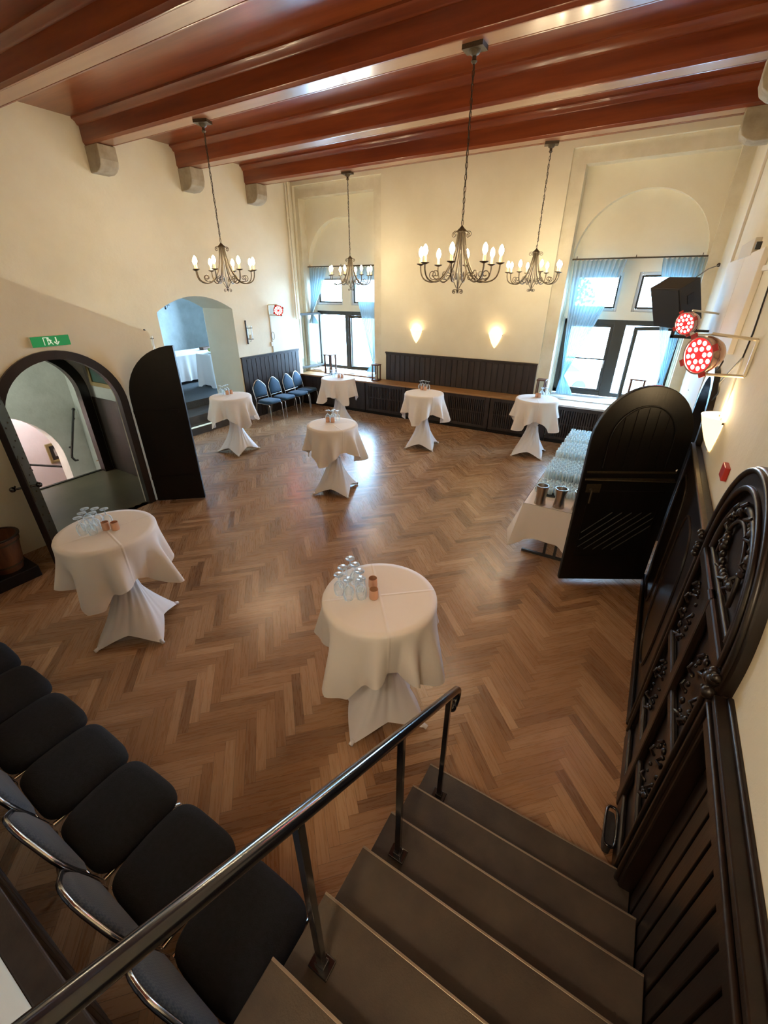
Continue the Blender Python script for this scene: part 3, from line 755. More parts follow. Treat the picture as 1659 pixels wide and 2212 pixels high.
drape_rect('tablecloth','white cloth hanging low over the high side room table',-10.6,-10.05,7.80,8.6,1.355,(.80,.80,.80,.80),seed=8,amp=.014,group='cloths in the side room')
o=MB().lathe([(.0,0),(.10,.004),(.16,.03),(.155,.034),(.1,.012),(0,.01)],20).build('serving_plate',M['paper'],loc=(-10.3,8.1,1.358),smooth=60); tag(o,'white plate on the high side room table','plate')
mb=MB(); rnd=random.Random(5)
for i in range(16): mb.sphere((rnd.uniform(-.1,.1),rnd.uniform(-.1,.1),.035+rnd.random()*.03),.03,7,5)
o=mb.build('salad_leaves',M['yellow'],loc=(-10.3,8.1,1.392),smooth=60); tag(o,'heap of yellow green food on the white plate','food',kind='stuff')
o=MB().box(-11.9,-11.7,8.9,9.2,1.257,1.33).build('napkin_box',M['barrel'],bevel=.01); tag(o,'small brown box on the long side room table','box')
picture('framed_picture','gilt framed picture at the left edge of the side room wall',lambda u,w,z:(-13.2+w,u,z),7.95,8.42,2.10,2.95,.08,'art_green')

# wall candle lanterns (iron bracket with a glass cylinder)
def candle_lantern(x,y,z,label,rot=0):
    t=thing('wall_candle_lantern',label,'wall lantern',(x,y,z),rotz=rot,group='iron wall candle holders')
    MB().box(0,.02,-.012,.012,-.24,.24).sphere((.01,0,.24),.022).sphere((.01,0,-.24),.022).build('back_bar',M['wain'],parent=t,smooth=50)
    mb=MB()
    for zz in (.10,-.14): mb.tube([(.02,0,zz),(.05,0,zz)],.006,6); mb.tube([(.12+.07*cos(a*pi/8),.07*sin(a*pi/8),zz) for a in range(16)],.005,6,closed=True)
    mb.lathe([(0,-.145),(.068,-.145),(.068,-.138),(0,-.138)],16,(.12,0,0)); mb.tube([(.12,0,-.145),(.12,.0,-.19),(.09,0,-.20)],.005,6)
    mb.build('ring_bracket',M['iron'],parent=t,smooth=50)
    MB().lathe([(.055,-.137),(.055,.15)],20,(.12,0,0)).build('glass_cylinder',M['glass'],parent=t,smooth=60)
    MB().lathe([(0,-.136),(.028,-.136),(.028,-.05),(0,-.05)],14,(.12,0,0)).build('candle',M['wax'],parent=t,smooth=60)
    return t
w1=candle_lantern(XL,7.62,2.0,'iron wall lantern right of the arched opening')
w2=copy_tree(w1); w2.location=(XL,5.12,1.98); w2['label']='iron wall lantern left of the arched opening, above the open door leaf'
w3=copy_tree(w1); w3.location=(-13.2,8.95,2.6); w3['label']='iron wall lantern on the side room wall seen through the arch'

# ------------------------------------------------------------------ pipes in the far left corner
for k,(x,dy) in enumerate(((XL+.05,9.36),(XL+.05,9.44),(XL-.02,9.56))):
    mb=MB().tube([(x,dy,2.2 if k<2 else 1.6),(x,dy,ZC-.02)],.022,10)
    mb.lathe([(.022,0),(.032,.004),(.032,.03),(.022,.034)],12,(x,dy,3.05)); mb.lathe([(.022,0),(.032,.004),(.032,.03),(.022,.034)],12,(x,dy,4.4))
    o=mb.build('heating_pipe',M['plaster'],smooth=60); tag(o,('cream heating pipe in the far left corner, leftmost of three','cream heating pipe in the far left corner, middle of three','cream heating pipe in the far left corner, nearest the window')[k],'pipe','heating pipes')

# ------------------------------------------------------------------ bar tables
def cover_mesh(seed=0):
    mb=MB(); nth=96; R0=.36; HB=.405
    def foot(th):          # radius and height of the hem
        a=(th%(pi/2))-pi/4 # 0 at a foot
        k=abs(a)/(pi/4)
        r=HB/(cos(a)+ (1.0)*abs(sin(a)))          # straight square edge
        r=r*(1-.14*k**1.6)                         # edge bows inwards
        zz=.010+.105*k*(2-k)
        return r,zz
    def f(u,v):
        th=2*pi*u
        zw=.60
        if v<.42:          # top to waist
            t=v/.42; z=1.07+(zw-1.07)*t
            r=.10+(R0-.10)*(1-t)**2.0*(1) ; r=.095+(R0-.095)*((1-t)**1.9)
            tw=-.55+.55*t; 
            r*=1+.03*(1-t)*0
            p=th+tw
            fold=.006*sin(12*th+2)*(4*t*(1-t))+.006*t*sin(9*th)
            return ((r+fold)*cos(p),(r+fold)*sin(p),z)
        t=min(1,(v-.42)/.58)
        rf,zf=foot(th); z=zw+(zf-zw)*(t**.93)
        k=t**1.45
        r=.095*(1-k)+rf*k
        fold=.006*(1-t)*sin(9*th+3*t)+.004*(1-t)*t*4*sin(17*th)
        p=th+.55*(1-t)**1.4
        return ((r+fold)*cos(p),(r+fold)*sin(p),z)
    mb.grid(f,nth,44,True)
    for k in range(4):
        a=pi/4+k*pi/2
        mb.tube([(.37*cos(a),.37*sin(a),.03),(.412*cos(a),.412*sin(a),.018)],.017,10)
    return mb
def make_bar_table():
    t=thing('bar_table','proto','table',group='covered bar tables')
    MB().lathe([(0,1.07),(.372,1.07),(.375,1.08),(.372,1.092),(0,1.092)],40).build('tabletop',M['wain'],parent=t,smooth=40)
    MB().tube([(0,0,.05),(0,0,1.07)],.03,14).build('column',M['chrome'],parent=t,smooth=60)
    mb=MB()
    for k in range(4):
        a=pi/4+k*pi/2; mb.tube([(0,0,.08),(.2*cos(a),.2*sin(a),.05),(.385*cos(a),.385*sin(a),.02)],.018,8)
    mb.build('cross_foot',M['chrome'],parent=t,smooth=60)
    cover_mesh().build('stretch_cover',M['spandex'],parent=t,smooth=180)
    return t
proto_table=make_bar_table()
def cloth_round(seed,rotf,flare=.24):
    rnd=random.Random(seed); R=.377; half=.735; mb=MB(); nth=192
    ph=rnd.random()*6; k8=[rnd.uniform(.75,1.25) for _ in range(12)]; p2=rnd.random()*6; p3=rnd.random()*6
    def length(th):
        c=max(abs(cos(th)),abs(sin(th))); s=half/c
        return min(s,.93)-R
    def fold(th):
        a=cos(4*th)          # +1 at edge mids, -1 at corners
        # corner folds: cone at each corner, plus two secondary folds per side
        return (-a)*.25+.75*cos(9*th+.9*sin(2*th+ph)+p3)+.35*cos(14*th+p2)+.30*cos(5*th+p3)
    NV=16; vs=[]
    rings=[0,.1,.2,.28,.34,.379]
    for r in rings[1:]:
        for i in range(nth):
            th=2*pi*i/nth; vs.append((r*cos(th),r*sin(th),0))
    base=len(vs)
    cols=[]
    for j in range(NV):
        v=(j+1)/NV
        for i in range(nth):
            th=2*pi*i/nth; L=length(th); h=L*v
            F=fold(th)*flare; F=max(-.14,min(.42,F+.05))
            # rounded shoulder then straight-ish meridian
            s=min(h,.035); r=.380+.010*sin(min(1,h/.035)*pi/2); z=-s*(s/.035)**.7 if h<.035 else -s
            hh=max(0,h-.035)
            curl=F*(1-math.exp(-hh/.10))
            r+=hh*curl; z-=hh*sqrt(max(.1,1-curl*curl))
            vs.append((r*cos(th),r*sin(th),z))
    NR=len(rings)-1+NV; fs=[]
    for j in range(NR-1):
        for i in range(nth):
            k=(i+1)%nth; fs.append((j*nth+i,j*nth+k,(j+1)*nth+k,(j+1)*nth+i))
    c=len(vs); vs.append((0,0,0))
    for i in range(nth): fs.append((c,i,(i+1)%nth))
    mb.add(vs,fs)
    return mb
TABLES=[ # x,y,foot angle deg,cloth angle deg, cloth label, table label
 (-1.19,1.93,45,40,'white cloth on the bar table nearest the stairs','white covered bar table nearest the stairs','t1'),
 (-3.66,1.47,42,-12,'white cloth on the bar table at the left, near the arched doorway','white covered bar table at the left, near the arched doorway','t2'),
 (-3.93,5.03,19,60,'white cloth on the bar table in the middle of the floor','white covered bar table in the middle of the floor','t3'),
 (-6.76,5.55,1,28,'white cloth on the bar table in front of the side room arch','white covered bar table in front of the side room arch','t4'),
 (-6.10,8.12,20,10,'white cloth on the bar table below the left window','white covered bar table below the left window','t5'),
 (-3.69,7.71,12,52,'white cloth on the bar table in front of the bench centre','white covered bar table in front of the bench centre','t6'),
 (-1.66,8.38,5,18,'white cloth on the bar table next to the right window','white covered bar table next to the right window','t7')]
# ---- glassware
def wine_glass_mesh():
    p=[(.032,0),(.038,.04),(.035,.075),(.020,.095),(.005,.103),(.0042,.140),(.006,.150),(.033,.154),(.033,.157),(.001,.157)]
    return MB().lathe(p,16).mesh('stem_glass',M['glass'],180)
GM=wine_glass_mesh()
def obj_mesh(name,me,loc,label,cat,group,rot=None):
    o=bpy.data.objects.new(name,me); COL.objects.link(o); o.location=loc
    if rot: o.rotation_euler=rot
    return tag(o,label,cat,group)
def tealight(loc,label,group):
    t=thing('tealight_holder',label,'candle holder',loc,group=group)
    MB().lathe([(0,0),(.030,0),(.032,.01),(.030,.072),(.028,.072),(.029,.012),(0,.010)],18).build('holder',M['copper'],parent=t,smooth=50)
    MB().lathe([(0,.012),(.022,.012),(.022,.03),(0,.03)],14).build('tealight',M['wax'],parent=t,smooth=50)
    return t
GL={'t1':[(-.20,.02),(-.27,-.04),(-.14,-.02),(-.22,-.12),(-.15,-.11),(-.28,.07),(-.08,-.05)],
    't2':[(-.06,.06),(-.14,.02),(-.07,-.02),(-.15,-.07),(-.02,-.09),(-.09,-.13),(-.19,-.02)],
    't3':[(-.18,.14),(-.12,.20),(-.10,.13),(-.05,.20)],'t4':[(-.27,.02),(-.22,.09),(-.20,.02),(-.25,.15)],
    't5':[(-.12,.06),(-.06,.10),(-.10,-.02),(-.17,.01),(-.16,.11)],'t6':[(-.24,.30),(-.16,.36),(-.10,.31),(-.21,.38)],'t7':[(.02,.26),(.09,.27),(.04,.18),(.13,.22)]}
TL={'t1':[(-.09,.06),(-.02,-.04)],'t2':[(.0,.01),(.07,.05)],'t3':[(-.13,.06),(-.05,.08)],'t4':[(-.15,.06),(-.13,.14)],'t5':[(.0,.03),(.07,.06)],'t6':[(-.17,.24),(-.10,.25)],'t7':[(-.04,.12),(.01,.10)]}
for i,(x,y,fa,ca,cl,tl,key) in enumerate(TABLES):
    o=proto_table if i==0 else copy_tree(proto_table)
    o.location=(x,y,0); o.rotation_euler=(0,0,math.radians(fa)); o['label']=tl
    c=cloth_round(11+i,0).build('tablecloth',M['linen'],smooth=180,loc=(x,y,1.0945),rotz=math.radians(ca)); tag(c,cl,'tablecloth','white bar table cloths')
    place=tl.replace('white covered ','')
    G=[list(g) for g in GL[key]]+[list(g) for g in TL[key]]; fixed=len(GL[key])
    for _ in range(60):
        for a_ in range(len(G)):
            for b_ in range(a_):
                dx_,dy_=G[a_][0]-G[b_][0],G[a_][1]-G[b_][1]; dd=sqrt(dx_*dx_+dy_*dy_)+1e-6
                if dd<.084:
                    k_=(.084-dd)/dd
                    if a_<fixed: G[a_][0]+=dx_*k_*.5; G[a_][1]+=dy_*k_*.5
                    if b_<fixed: G[b_][0]-=dx_*k_*.5; G[b_][1]-=dy_*k_*.5
    for (gx,gy) in G[:fixed]:
        obj_mesh('stem_glass',GM,(x+gx,y+gy,1.0955),'upturned clear stem glass on the '+place,'glass','glasses on the '+place)
    for k,(gx,gy) in enumerate(TL[key]):
        tealight((x+gx,y+gy,1.0955),'small copper tealight holder on the '+place.replace('bar table','table')+(', left one' if k==0 else ', right one'),'tealight holders')

# ------------------------------------------------------------------ banquet chairs
def make_chair(sf='chairfab_shaded',bf='backfab'):
    t=thing('banquet_chair','proto','chair')
    # seat cushion
    def seat(u,v):
        a=2*pi*u; ca,sa=cos(a),sin(a); e=.42
        sx=math.copysign(abs(ca)**e,ca); sy=math.copysign(abs(sa)**e,sa)
        prof=[(0,.425),(.93,.425),(1,.435),(1.0,.465),(.94,.487),(.75,.498),(.4,.503),(0,.505)]
        r,z=prof[int(round(v*7))]
        wx=.228-.012*(1 if sy<0 else 0)*abs(sy)
        return (wx*r*sx,.01+.225*r*sy,z)
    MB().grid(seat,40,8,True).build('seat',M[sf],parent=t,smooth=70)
    # backrest pad in a crown shape, tilted back
    def bk(x,z): 
        k=(z-.45)/.47; return (x,-.215-.115*k,z)
    out=[(-.185,.56),(.185,.56),(.200,.65),(.196,.745),(.178,.785),(.078,.880),(.03,.906),(-.03,.906),(-.078,.880),(-.178,.785),(-.196,.745),(-.200,.65)]
    ins=[(x*.86,.72+(z-.72)*.86) for x,z in out]; n=len(out)
    vs=[]; 
    for s,(ring,d) in enumerate(((ins,.026),(out,.012),(out,-.012),(ins,-.018))):
        for x,z in ring:
            p=bk(x,z); vs.append((p[0],p[1]+d,p[2]))
    fs=[tuple(range(n)),tuple(3*n+i for i in range(n-1,-1,-1))]
    for s in range(3): fs+=[(s*n+i,(s+1)*n+i,(s+1)*n+(i+1)%n,s*n+(i+1)%n) for i in range(n)]
    MB().add(vs,fs).build('backrest',M[bf],parent=t,smooth=55)
    # steel frame round the back, running down into the rear legs
    top=[(-.207,.50),(-.214,.62),(-.210,.745),(-.190,.792),(-.140,.842),(-.085,.893),(-.045,.917),(0,.923),(.045,.917),(.085,.893),(.140,.842),(.190,.792),(.210,.745),(.214,.62),(.207,.50)]
    pts=[]; 
    for i in range(len(top)-1):
        (a,b),(c,d2)=top[i],top[i+1]
        for k in range(3): pts.append(bk(a+(c-a)*k/3,b+(d2-b)*k/3))
    pts.append(bk(*top[-1]))
    MB().tube(pts,.0115,8).build('back_frame',M['chrome'],parent=t,smooth=70)
    for s in (-1,1):
        MB().tube([bk(s*.207,.50),(s*.207,-.215,.44),(s*.208,-.23,.36),(s*.212,-.30,.012)],.0115,8).build('leg',M['chrome'],parent=t,smooth=70)
        MB().tube([(s*.195,-.20,.418),(s*.198,0,.418),(s*.200,.165,.417),(s*.203,.20,.402),(s*.205,.213,.36),(s*.210,.235,.012)],.0115,8).build('leg',M['chrome'],parent=t,smooth=70)
        MB().box(-.195,.195,s*.15-.01,s*.15+.01,.405,.425).build('seat_rail',M['chrome'],parent=t)
    MB().tube([bk(-.206,.53),bk(.206,.53)],.008,6).build('back_rail',M['chrome'],parent=t,smooth=70)
    return t
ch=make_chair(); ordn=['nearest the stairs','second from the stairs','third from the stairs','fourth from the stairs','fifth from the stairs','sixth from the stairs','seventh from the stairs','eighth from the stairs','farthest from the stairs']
xs=[-.93,-1.39,-1.85,-2.31,-2.77,-3.23,-3.69,-4.15,-4.61]
for i,x in enumerate(xs):
    o=ch if i==0 else copy_tree(ch)
    o.location=(x,.345,0); o.rotation_euler=(0,0,math.radians((i%3-1)*1.2)); o['group']='dark banquet chairs along the near wall'
    o['label']='dark fabric banquet chair in the row at the bottom left, '+ordn[i]
cb=make_chair('chairfab_lit','chairfab_lit')
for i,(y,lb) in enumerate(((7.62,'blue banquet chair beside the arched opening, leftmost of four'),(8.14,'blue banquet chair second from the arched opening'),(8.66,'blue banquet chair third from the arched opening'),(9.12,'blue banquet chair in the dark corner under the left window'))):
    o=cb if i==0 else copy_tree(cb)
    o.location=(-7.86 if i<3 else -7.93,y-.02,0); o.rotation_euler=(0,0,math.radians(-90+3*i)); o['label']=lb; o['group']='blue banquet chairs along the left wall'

# ------------------------------------------------------------------ drinks table on the right
TX0,TX1,TY0,TY1=-.86,-.30,4.57,7.34
t=thing('folding_table','long folding table of glasses behind the open door leaf','table',((TX0+TX1)/2,(TY0+TY1)/2,0))
hx,hy=(TX1-TX0)/2,(TY1-TY0)/2
MB().box(-hx,hx,-hy,hy,.71,.745).build('tabletop',M['wain'],parent=t,bevel=.004)
for s in (-1,1):
    yy=s*(hy-.22); mb=MB()
    mb.box(-hx+.03,hx-.03,yy-.03,yy+.0,0,.03); mb.box(-hx+.03,hx-.03,yy-.03,yy+.0,.66,.70)
    for xx in (-hx+.30,-hx+.42): mb.box(xx-.015,xx+.015,yy-.03,yy,.03,.66)
    mb.build('leg_frame',M['tray'],parent=t)
drape_rect('tablecloth','white cloth over the drinks table beside the open door',TX0,TX1,TY0,TY1,.749,(.42,.30,.30,.32),seed=3,amp=.006,pull=.10,mt='cloth')
for k,(x,y) in enumerate(((-.70,4.64),(-.50,4.66),(-.30,4.68))):
    t=thing('wine_cooler',('steel wine cooler at the drinks table corner, leftmost of three','steel wine cooler at the front of the drinks table, middle of three','steel wine cooler half hidden by the open door leaf')[k],'wine cooler',(x,y,.7505),group='steel wine coolers')
    MB().lathe([(0,0),(.062,0),(.064,.006),(.056,.06),(.053,.11),(.058,.17),(.066,.213),(.068,.222),(.058,.222),(.056,.21),(.048,.17),(.044,.11),(.046,.05),(.050,.012),(0,.010)],32).build('cooler_body',M['metal'],parent=t,smooth=50)
    MB().lathe([(.057,.2225),(.069,.2225),(.069,.226),(.057,.226)],32).build('rim',M['chrome'],parent=t,smooth=50)
tall=MB().lathe([(.0,0),(.024,0),(.026,.008),(.0265,.02),(.031,.155),(.0295,.155),(.0255,.02),(.0,.014)],14).mesh('tumbler',M['glass_bright'],60)
stem=MB().lathe([(.0,0),(.030,0),(.030,.003),(.005,.008),(.004,.07),(.02,.085),(.034,.12),(.036,.155),(.032,.19),(.031,.19),(.034,.155),(.032,.12),(.018,.09),(.0,.078)],14).mesh('wine_glass',M['glass_bright'],60)
short=MB().lathe([(.0,0),(.026,0),(.027,.006),(.032,.085),(.0305,.085),(.025,.01),(.0,.008)],14).mesh('tumbler',M['glass_bright'],60)
rows=[('tall wine glass in the block at the far end of the drinks table',stem,'wine_glass',6.66,7.22,.078,.078,0),
      ('tall wine glass in the middle block on the drinks table',stem,'wine_glass',6.02,6.52,.078,.078,0),
      ('tall tumbler in the block in front of the middle wine glasses',tall,'tumbler',5.34,5.86,.070,.070,0),
      ('short tumbler on the black tray behind the wine coolers',short,'tumbler',4.93,5.22,.070,.070,.012)]
for lb,me,nm,y0,y1,dx,dy,lift in rows:
    r=0; y=y0
    while y<y1:
        x=TX0+.07+(r%2)*dx*.5
        while x<TX1-.05:
            obj_mesh(nm,me,(x+random.uniform(-.004,.004),y+random.uniform(-.004,.004),.7505+lift),lb,'glass',lb.split(' on ')[0].split(' in ')[0]+'s: '+lb.split(' in ',1)[-1] if ' in ' in lb else 'short tumblers on the black tray')
            x+=dx
        y+=dy*.88; r+=1
o=MB().lathe([(0,0),(.19,0),(.20,.008),(.195,.010),(0,.004)],36).build('serving_tray',M['tray'],loc=(-.65,5.06,.7502),smooth=50); tag(o,'round black tray under the short tumblers on the drinks table','tray')
o=MB().lathe([(0,0),(.19,0),(.20,.008),(.195,.010),(0,.004)],36).build('serving_tray',M['tray'],loc=(-.32,5.46,.7502),smooth=50); tag(o,'second round black tray behind the wine coolers, half hidden','tray')

# ------------------------------------------------------------------ right side: open leaf, carved door, panelling
def rpanel(b,u0,u1,w0,w1,z0,z1,fn):
    P=[fn(u,w,z) for z in (z0,z1) for w in (w0,w1) for u in (u0,u1)]
    b.add(P,[(0,2,3,1),(4,5,7,6),(0,1,5,4),(2,6,7,3),(0,4,6,2),(1,3,7,5)])
# open arched leaf: hinge at (.53,4.86) -> free edge (-.32,4.37)
hang=math.atan2(4.37-4.84,-.31-.51)
A=thing('door_leaf','tall black arched door leaf standing open at the right, hiding the drinks table','door',(.50,4.83,.03),rotz=hang)
w=.94; sp=1.60; cr=2.13
poly=[(0,0),(w,0)]+[(w/2+w/2*cos(pi*i/24),sp+(cr-sp)*sin(pi*i/24)) for i in range(25)]
MB().prism(poly,lambda u,v,q:(u,q,v),-.025,.025).build('leaf_board',M['black_wood'],parent=A,bevel=.008)
mb=MB()  # raised lunette moulding with boards. face towards the camera is +y local (rotated > 180)
n=24; ri=.30
mb.tube([(w/2+ri*cos(pi*i/n),.030,1.62+.33*sin(pi*i/n)) for i in range(n+1)],.010,6); mb.tube([(w/2-ri,.030,1.62),(w/2-ri,.030,1.34)],.009,6); mb.tube([(w/2+ri,.030,1.62),(w/2+ri,.030,1.34)],.009,6)
for k in (-2,-1,0,1,2):
    x=w/2+k*.10; h=.33*sqrt(max(0,1-(k*.1/ri)**2)); mb.box(x-.004,x+.004,.024,.031,1.36,1.60+h)
mb.build('lunette_moulding',M['black_wood'],parent=A,smooth=40)
mb=MB(); mb.box(.04,w-.03,.025,.045,1.22,1.235); mb.box(.04,w-.03,.025,.037,1.29,1.31); mb.tube([(.02,.05,1.205),(w-.02,.05,1.225)],.007,6); mb.build('lock_bar',M['iron'],parent=A,smooth=40)
mb=MB()
for k in range(7):
    x0=.14+k*.10; p0=Vector((x0-.1,.027,.35)); 
    a0=max(.12,x0-.25); a1=min(w-.12,x0+.25)
    mb.tube([(w-a0,.026,.40+(a0-(x0-.25))*.9),(w-a1,.026,.40+(a1-(x0-.25))*.9)],.006,5)
mb.box(.10,w-.10,.024,.032,.30,.315); mb.box(.10,w-.10,.024,.032,1.08,1.095); mb.box(.10,.112,.024,.032,.3,1.09); mb.box(w-.112,w-.10,.024,.032,.3,1.09)
mb.build('diagonal_boards',M['black_wood'],parent=A,smooth=40)
mb=MB(); mb.box(w-.20,w-.06,.025,.035,1.08,1.17); mb.tube([(w-.10,.035,1.12),(w-.10,.075,1.12),(w-.10,.075,.98)],.010,8); mb.build('door_handle',M['iron'],parent=A,smooth=50)
# door case behind it
d=bpy.data.objects.new('door_3',None); COL.objects.link(d); d['kind']='structure'
arch_band(MB(),DAc,DAr-.012,DAs,.488,.10,lambda u,z,w:(XR+w,u,z),-.05,.30).build('door_frame',M['dark_wood'],parent=d,smooth=40)
# low dark panelling between carved door and open leaf, pale cap
fr=lambda u,w,z:(XR-w,u,z)
t=thing('wainscot','dark panelling with a pale worn cap between the carved door and the open leaf','wall panelling')
mb=MB(); rpanel(mb,2.72,4.78,0,.075,0,1.62,fr); mb.build('panel',M['dark_wood'],parent=t,bevel=.006)
mb=MB(); 
for (u0,u1) in ((2.98,3.80),(3.92,4.70)):
    pts=[]
    for i in range(32):
        a=2*pi*i/32; ca,sa=cos(a),sin(a); e=.6
        pts.append((XR-.078,(u0+u1)/2+(u1-u0)/2*.85*math.copysign(abs(ca)**e,ca),.82+.62*math.copysign(abs(sa)**e,sa)))
    mb.tube(pts,.012,6,closed=True)
mb.build('panel_moulding',M['dark_wood'],parent=t,smooth=50)
mb=MB(); rpanel(mb,2.72,4.80,0.05,.09,1.62,1.645,fr); mb.build('cap_rail',M['iron'],parent=t,bevel=.008)
mb=MB(); rpanel(mb,2.74,4.80,.075,.10,0,.12,fr); mb.build('skirting',M['black_wood'],parent=t,bevel=.008)
o=MB().sphere((0,0,0),.014,10,6).build('brass_knob',M['chrome'],loc=(.44,4.42,1.47),smooth=60); o['label']='small brass knob'; o.parent=t
# carved arched door
BC,BR,BS=2.12,.50,1.70
t=thing('carved_door','dark carved arched double door in the right wall with leafy ornaments','door')
poly=[(BC-BR,0),(BC+BR,0)]+[(BC+BR*cos(pi*i/32),BS+BR*sin(pi*i/32)) for i in range(33)]
fx=lambda dx:(lambda u,z,w:(XR-w,u,z))
MB().prism(poly,lambda u,v,q:(XR-q,u,v),0,.07).build('leaf_board',M['dark_wood'],parent=t)
arch_band(MB(),BC,BR-.02,BS,BR-.02,.10,lambda u,z,w:(XR-w,u,z),.0,.095,n=40).build('arch_frame',M['dark_wood'],parent=t,smooth=40,bevel=.01)
mb=MB(); 
pth=lambda r,z0:[(XR-.098,BC-r,z0)]+[(XR-.098,BC-r*cos(pi*i/40),BS+r*sin(pi*i/40)) for i in range(41)]+[(XR-.098,BC+r,z0)]
mb.tube(pth(BR-.02,.1),.014,8); mb.tube(pth(BR+.06,.1),.014,8); mb.build('arch_bead',M['dark_wood'],parent=t,smooth=60)
mb=MB(); mb.tube([(XR-.08,BC-(BR-.10)*cos(pi*i/40),BS+.02+(BR-.12)*sin(pi*i/40)) for i in range(41)],.020,8); mb.tube([(XR-.08,BC-BR+.1,BS+.02),(XR-.08,BC+BR-.1,BS+.02)],.014,8)
mb.tube([(XR-.09,BC-.24*cos(pi*i/20),BS+.08+.26*sin(pi*i/20)) for i in range(21)],.010,8)
mb.build('lunette_moulding',M['dark_wood'],parent=t,smooth=60)
mb=MB()
rpanel(mb,BC-BR,BC+BR,.07,.105,BS-.10,BS-.02,fr); rpanel(mb,BC-BR,BC+BR,.07,.10,1.02,1.09,fr); rpanel(mb,BC-BR,BC+BR,.07,.10,.42,.49,fr); rpanel(mb,BC-.05,BC+.05,.07,.11,0,BS-.02,fr); rpanel(mb,BC-BR,BC+BR,.07,.10,0,.14,fr)
mb.build('rails',M['dark_wood'],parent=t,bevel=.012)
def carve(name,cy,cz,ry,rz,seed,cnt=26,sz=.022):
    rnd=random.Random(seed); mb=MB()
    for i in range(cnt):
        a=2*pi*i/cnt; y=cy+ry*cos(a)*(1+.08*sin(5*a)); z=cz+rz*sin(a)*(1+.06*cos(5*a))
        r=sz*rnd.uniform(.45,.9); mb.sphere((XR-.088,y,z),r,8,5,(.9,rnd.uniform(.8,1.5),rnd.uniform(.8,1.6)))
        if i%3==0: mb.tube([(XR-.09,y,z),(XR-.11,y+.02*cos(a+1.5),z+.03*sin(a+1.5)),(XR-.095,y+.05*cos(a+1.1),z+.05*sin(a+1.1))],.008,6)
    o=mb.build(name,M['dark_wood'],parent=t,smooth=60); return o
carve('carved_garland',BC,BS+.24,.22,.15,1,34,.026)
carve('carved_garland',BC-.30,1.35,.10,.17,2,20,.016); carve('carved_garland',BC+.30,1.35,.10,.17,3,20,.016)
carve('carved_garland',BC-.30,.76,.09,.18,4,18,.016); carve('carved_garland',BC+.30,.76,.09,.18,5,18,.016)
for z in (BS-.05,):
    for s in (-1,1):
        mb=MB(); 
        for k in range(7): mb.sphere((XR-.12,BC+s*(BR+.05)+random.uniform(-.03,.03),z+random.uniform(-.06,.06)),random.uniform(.015,.03),8,5)
        mb.build('carved_knot',M['dark_wood'],parent=t,smooth=60)
# board wainscot beside the stairs
t=boards('wainscot',fr,-1.9,1.52,0,1.62,'tall dark board wainscot rising beside the stairs at the right',step=.10,capd=.11,m='dark_wood')
mb=MB(); rpanel(mb,-1.9,1.52,.03,.10,1.47,1.54,fr); mb.tube([(XR-.112,-1.9,1.572),(XR-.112,1.52,1.572)],.010,8); mb.tube([(XR-.062,-1.9,1.625),(XR-.062,1.52,1.625)],.012,8); mb.build('cap_moulding',M['dark_wood'],parent=t,smooth=50)
mb=MB(); rpanel(mb,1.525,1.545,.0,.09,0,1.62,fr)
struct('wall_right',MB().box(XR-.055,XR+.01,-1.99,2.70,1.56,2.55),M['plaster']); mb.build('end_post',M['dark_wood'],parent=t,bevel=.01)
# small rimmed panel at the foot of the stairs
t=thing('rimmed_panel','small dark panel in a shiny rounded metal rim at the foot of the stairs','panel')
pts=[(.49,1.73+.0,.02),(.49,1.76,.02)]
loop=[]
for i in range(28):
    a=2*pi*i/28; ca,sa=cos(a),sin(a); e=.5
    loop.append((.462+.032*math.copysign(abs(ca)**e,ca),1.86+.12*math.copysign(abs(sa)**e,sa),.10+.0*i))
MB().tube(loop,.008,8,closed=True).build('rim',M['rail'],parent=t,smooth=60)
MB().prism([(p[0],p[1]) for p in loop],lambda u,v,q:(.462+(u-.462)*.80,1.86+(v-1.86)*.9,q),.0,.07).build('panel_body',M['speaker'],parent=t)
# upper right wall: painted casing, junction plate, cables, call point
t=thing('wall_casing','tall off-white painted casing with a vertical groove on the right wall','wall casing')
mb=MB(); rpanel(mb,4.9,6.05,0,.045,2.42,3.22,fr); rpanel(mb,6.07,7.72,0,.045,1.66,3.22,fr); mb.build('casing_board',M['panel_white'],parent=t,bevel=.006)
mb=MB(); rpanel(mb,3.3,4.88,0,.02,3.05,3.09,fr); rpanel(mb,7.72,7.80,0,.03,1.6,4.8,fr); mb.build('casing_strip',M['panel_white'],parent=t,bevel=.004)
t=thing('junction_box','small beige box with black clip high on the right wall','junction box',(XR,6.2,3.27))
MB().box(-.05,-.0,-.55,.45,-.07,.07).build('box_body',M['signbody'],parent=t,bevel=.005); MB().box(-.04,-.0,-.64,-.60,-.03,.03).build('clip',M['cable'],parent=t)
o=MB().box(XR-.03,XR,3.27,3.40,1.83,1.92).build('call_point',M['red'],bevel=.004); tag(o,'small red call point on the right wall below the wall lamp','call point')
o=MB().tube([(XR-.02,4.3,4.3),(XR-.02,4.32,3.2),(XR-.03,4.1,2.65),(XR-.05,4.0,2.5),(XR-.1,4.25,2.28),(XR-.05,4.55,2.16),(XR-.02,4.8,2.1),(XR-.03,5.0,1.98)],.006,6).build('loose_cable',M['cable'],smooth=60); tag(o,'black cable looping below the larger stage light','cable')
o=MB().tube([(XR-.01,4.28,1.72),(XR-.01,4.26,3.0),(XR-.01,4.26,3.9)],.008,6).build('conduit',M['panel_white'],smooth=60); tag(o,'thin cream conduit above the right wall lamp','conduit')

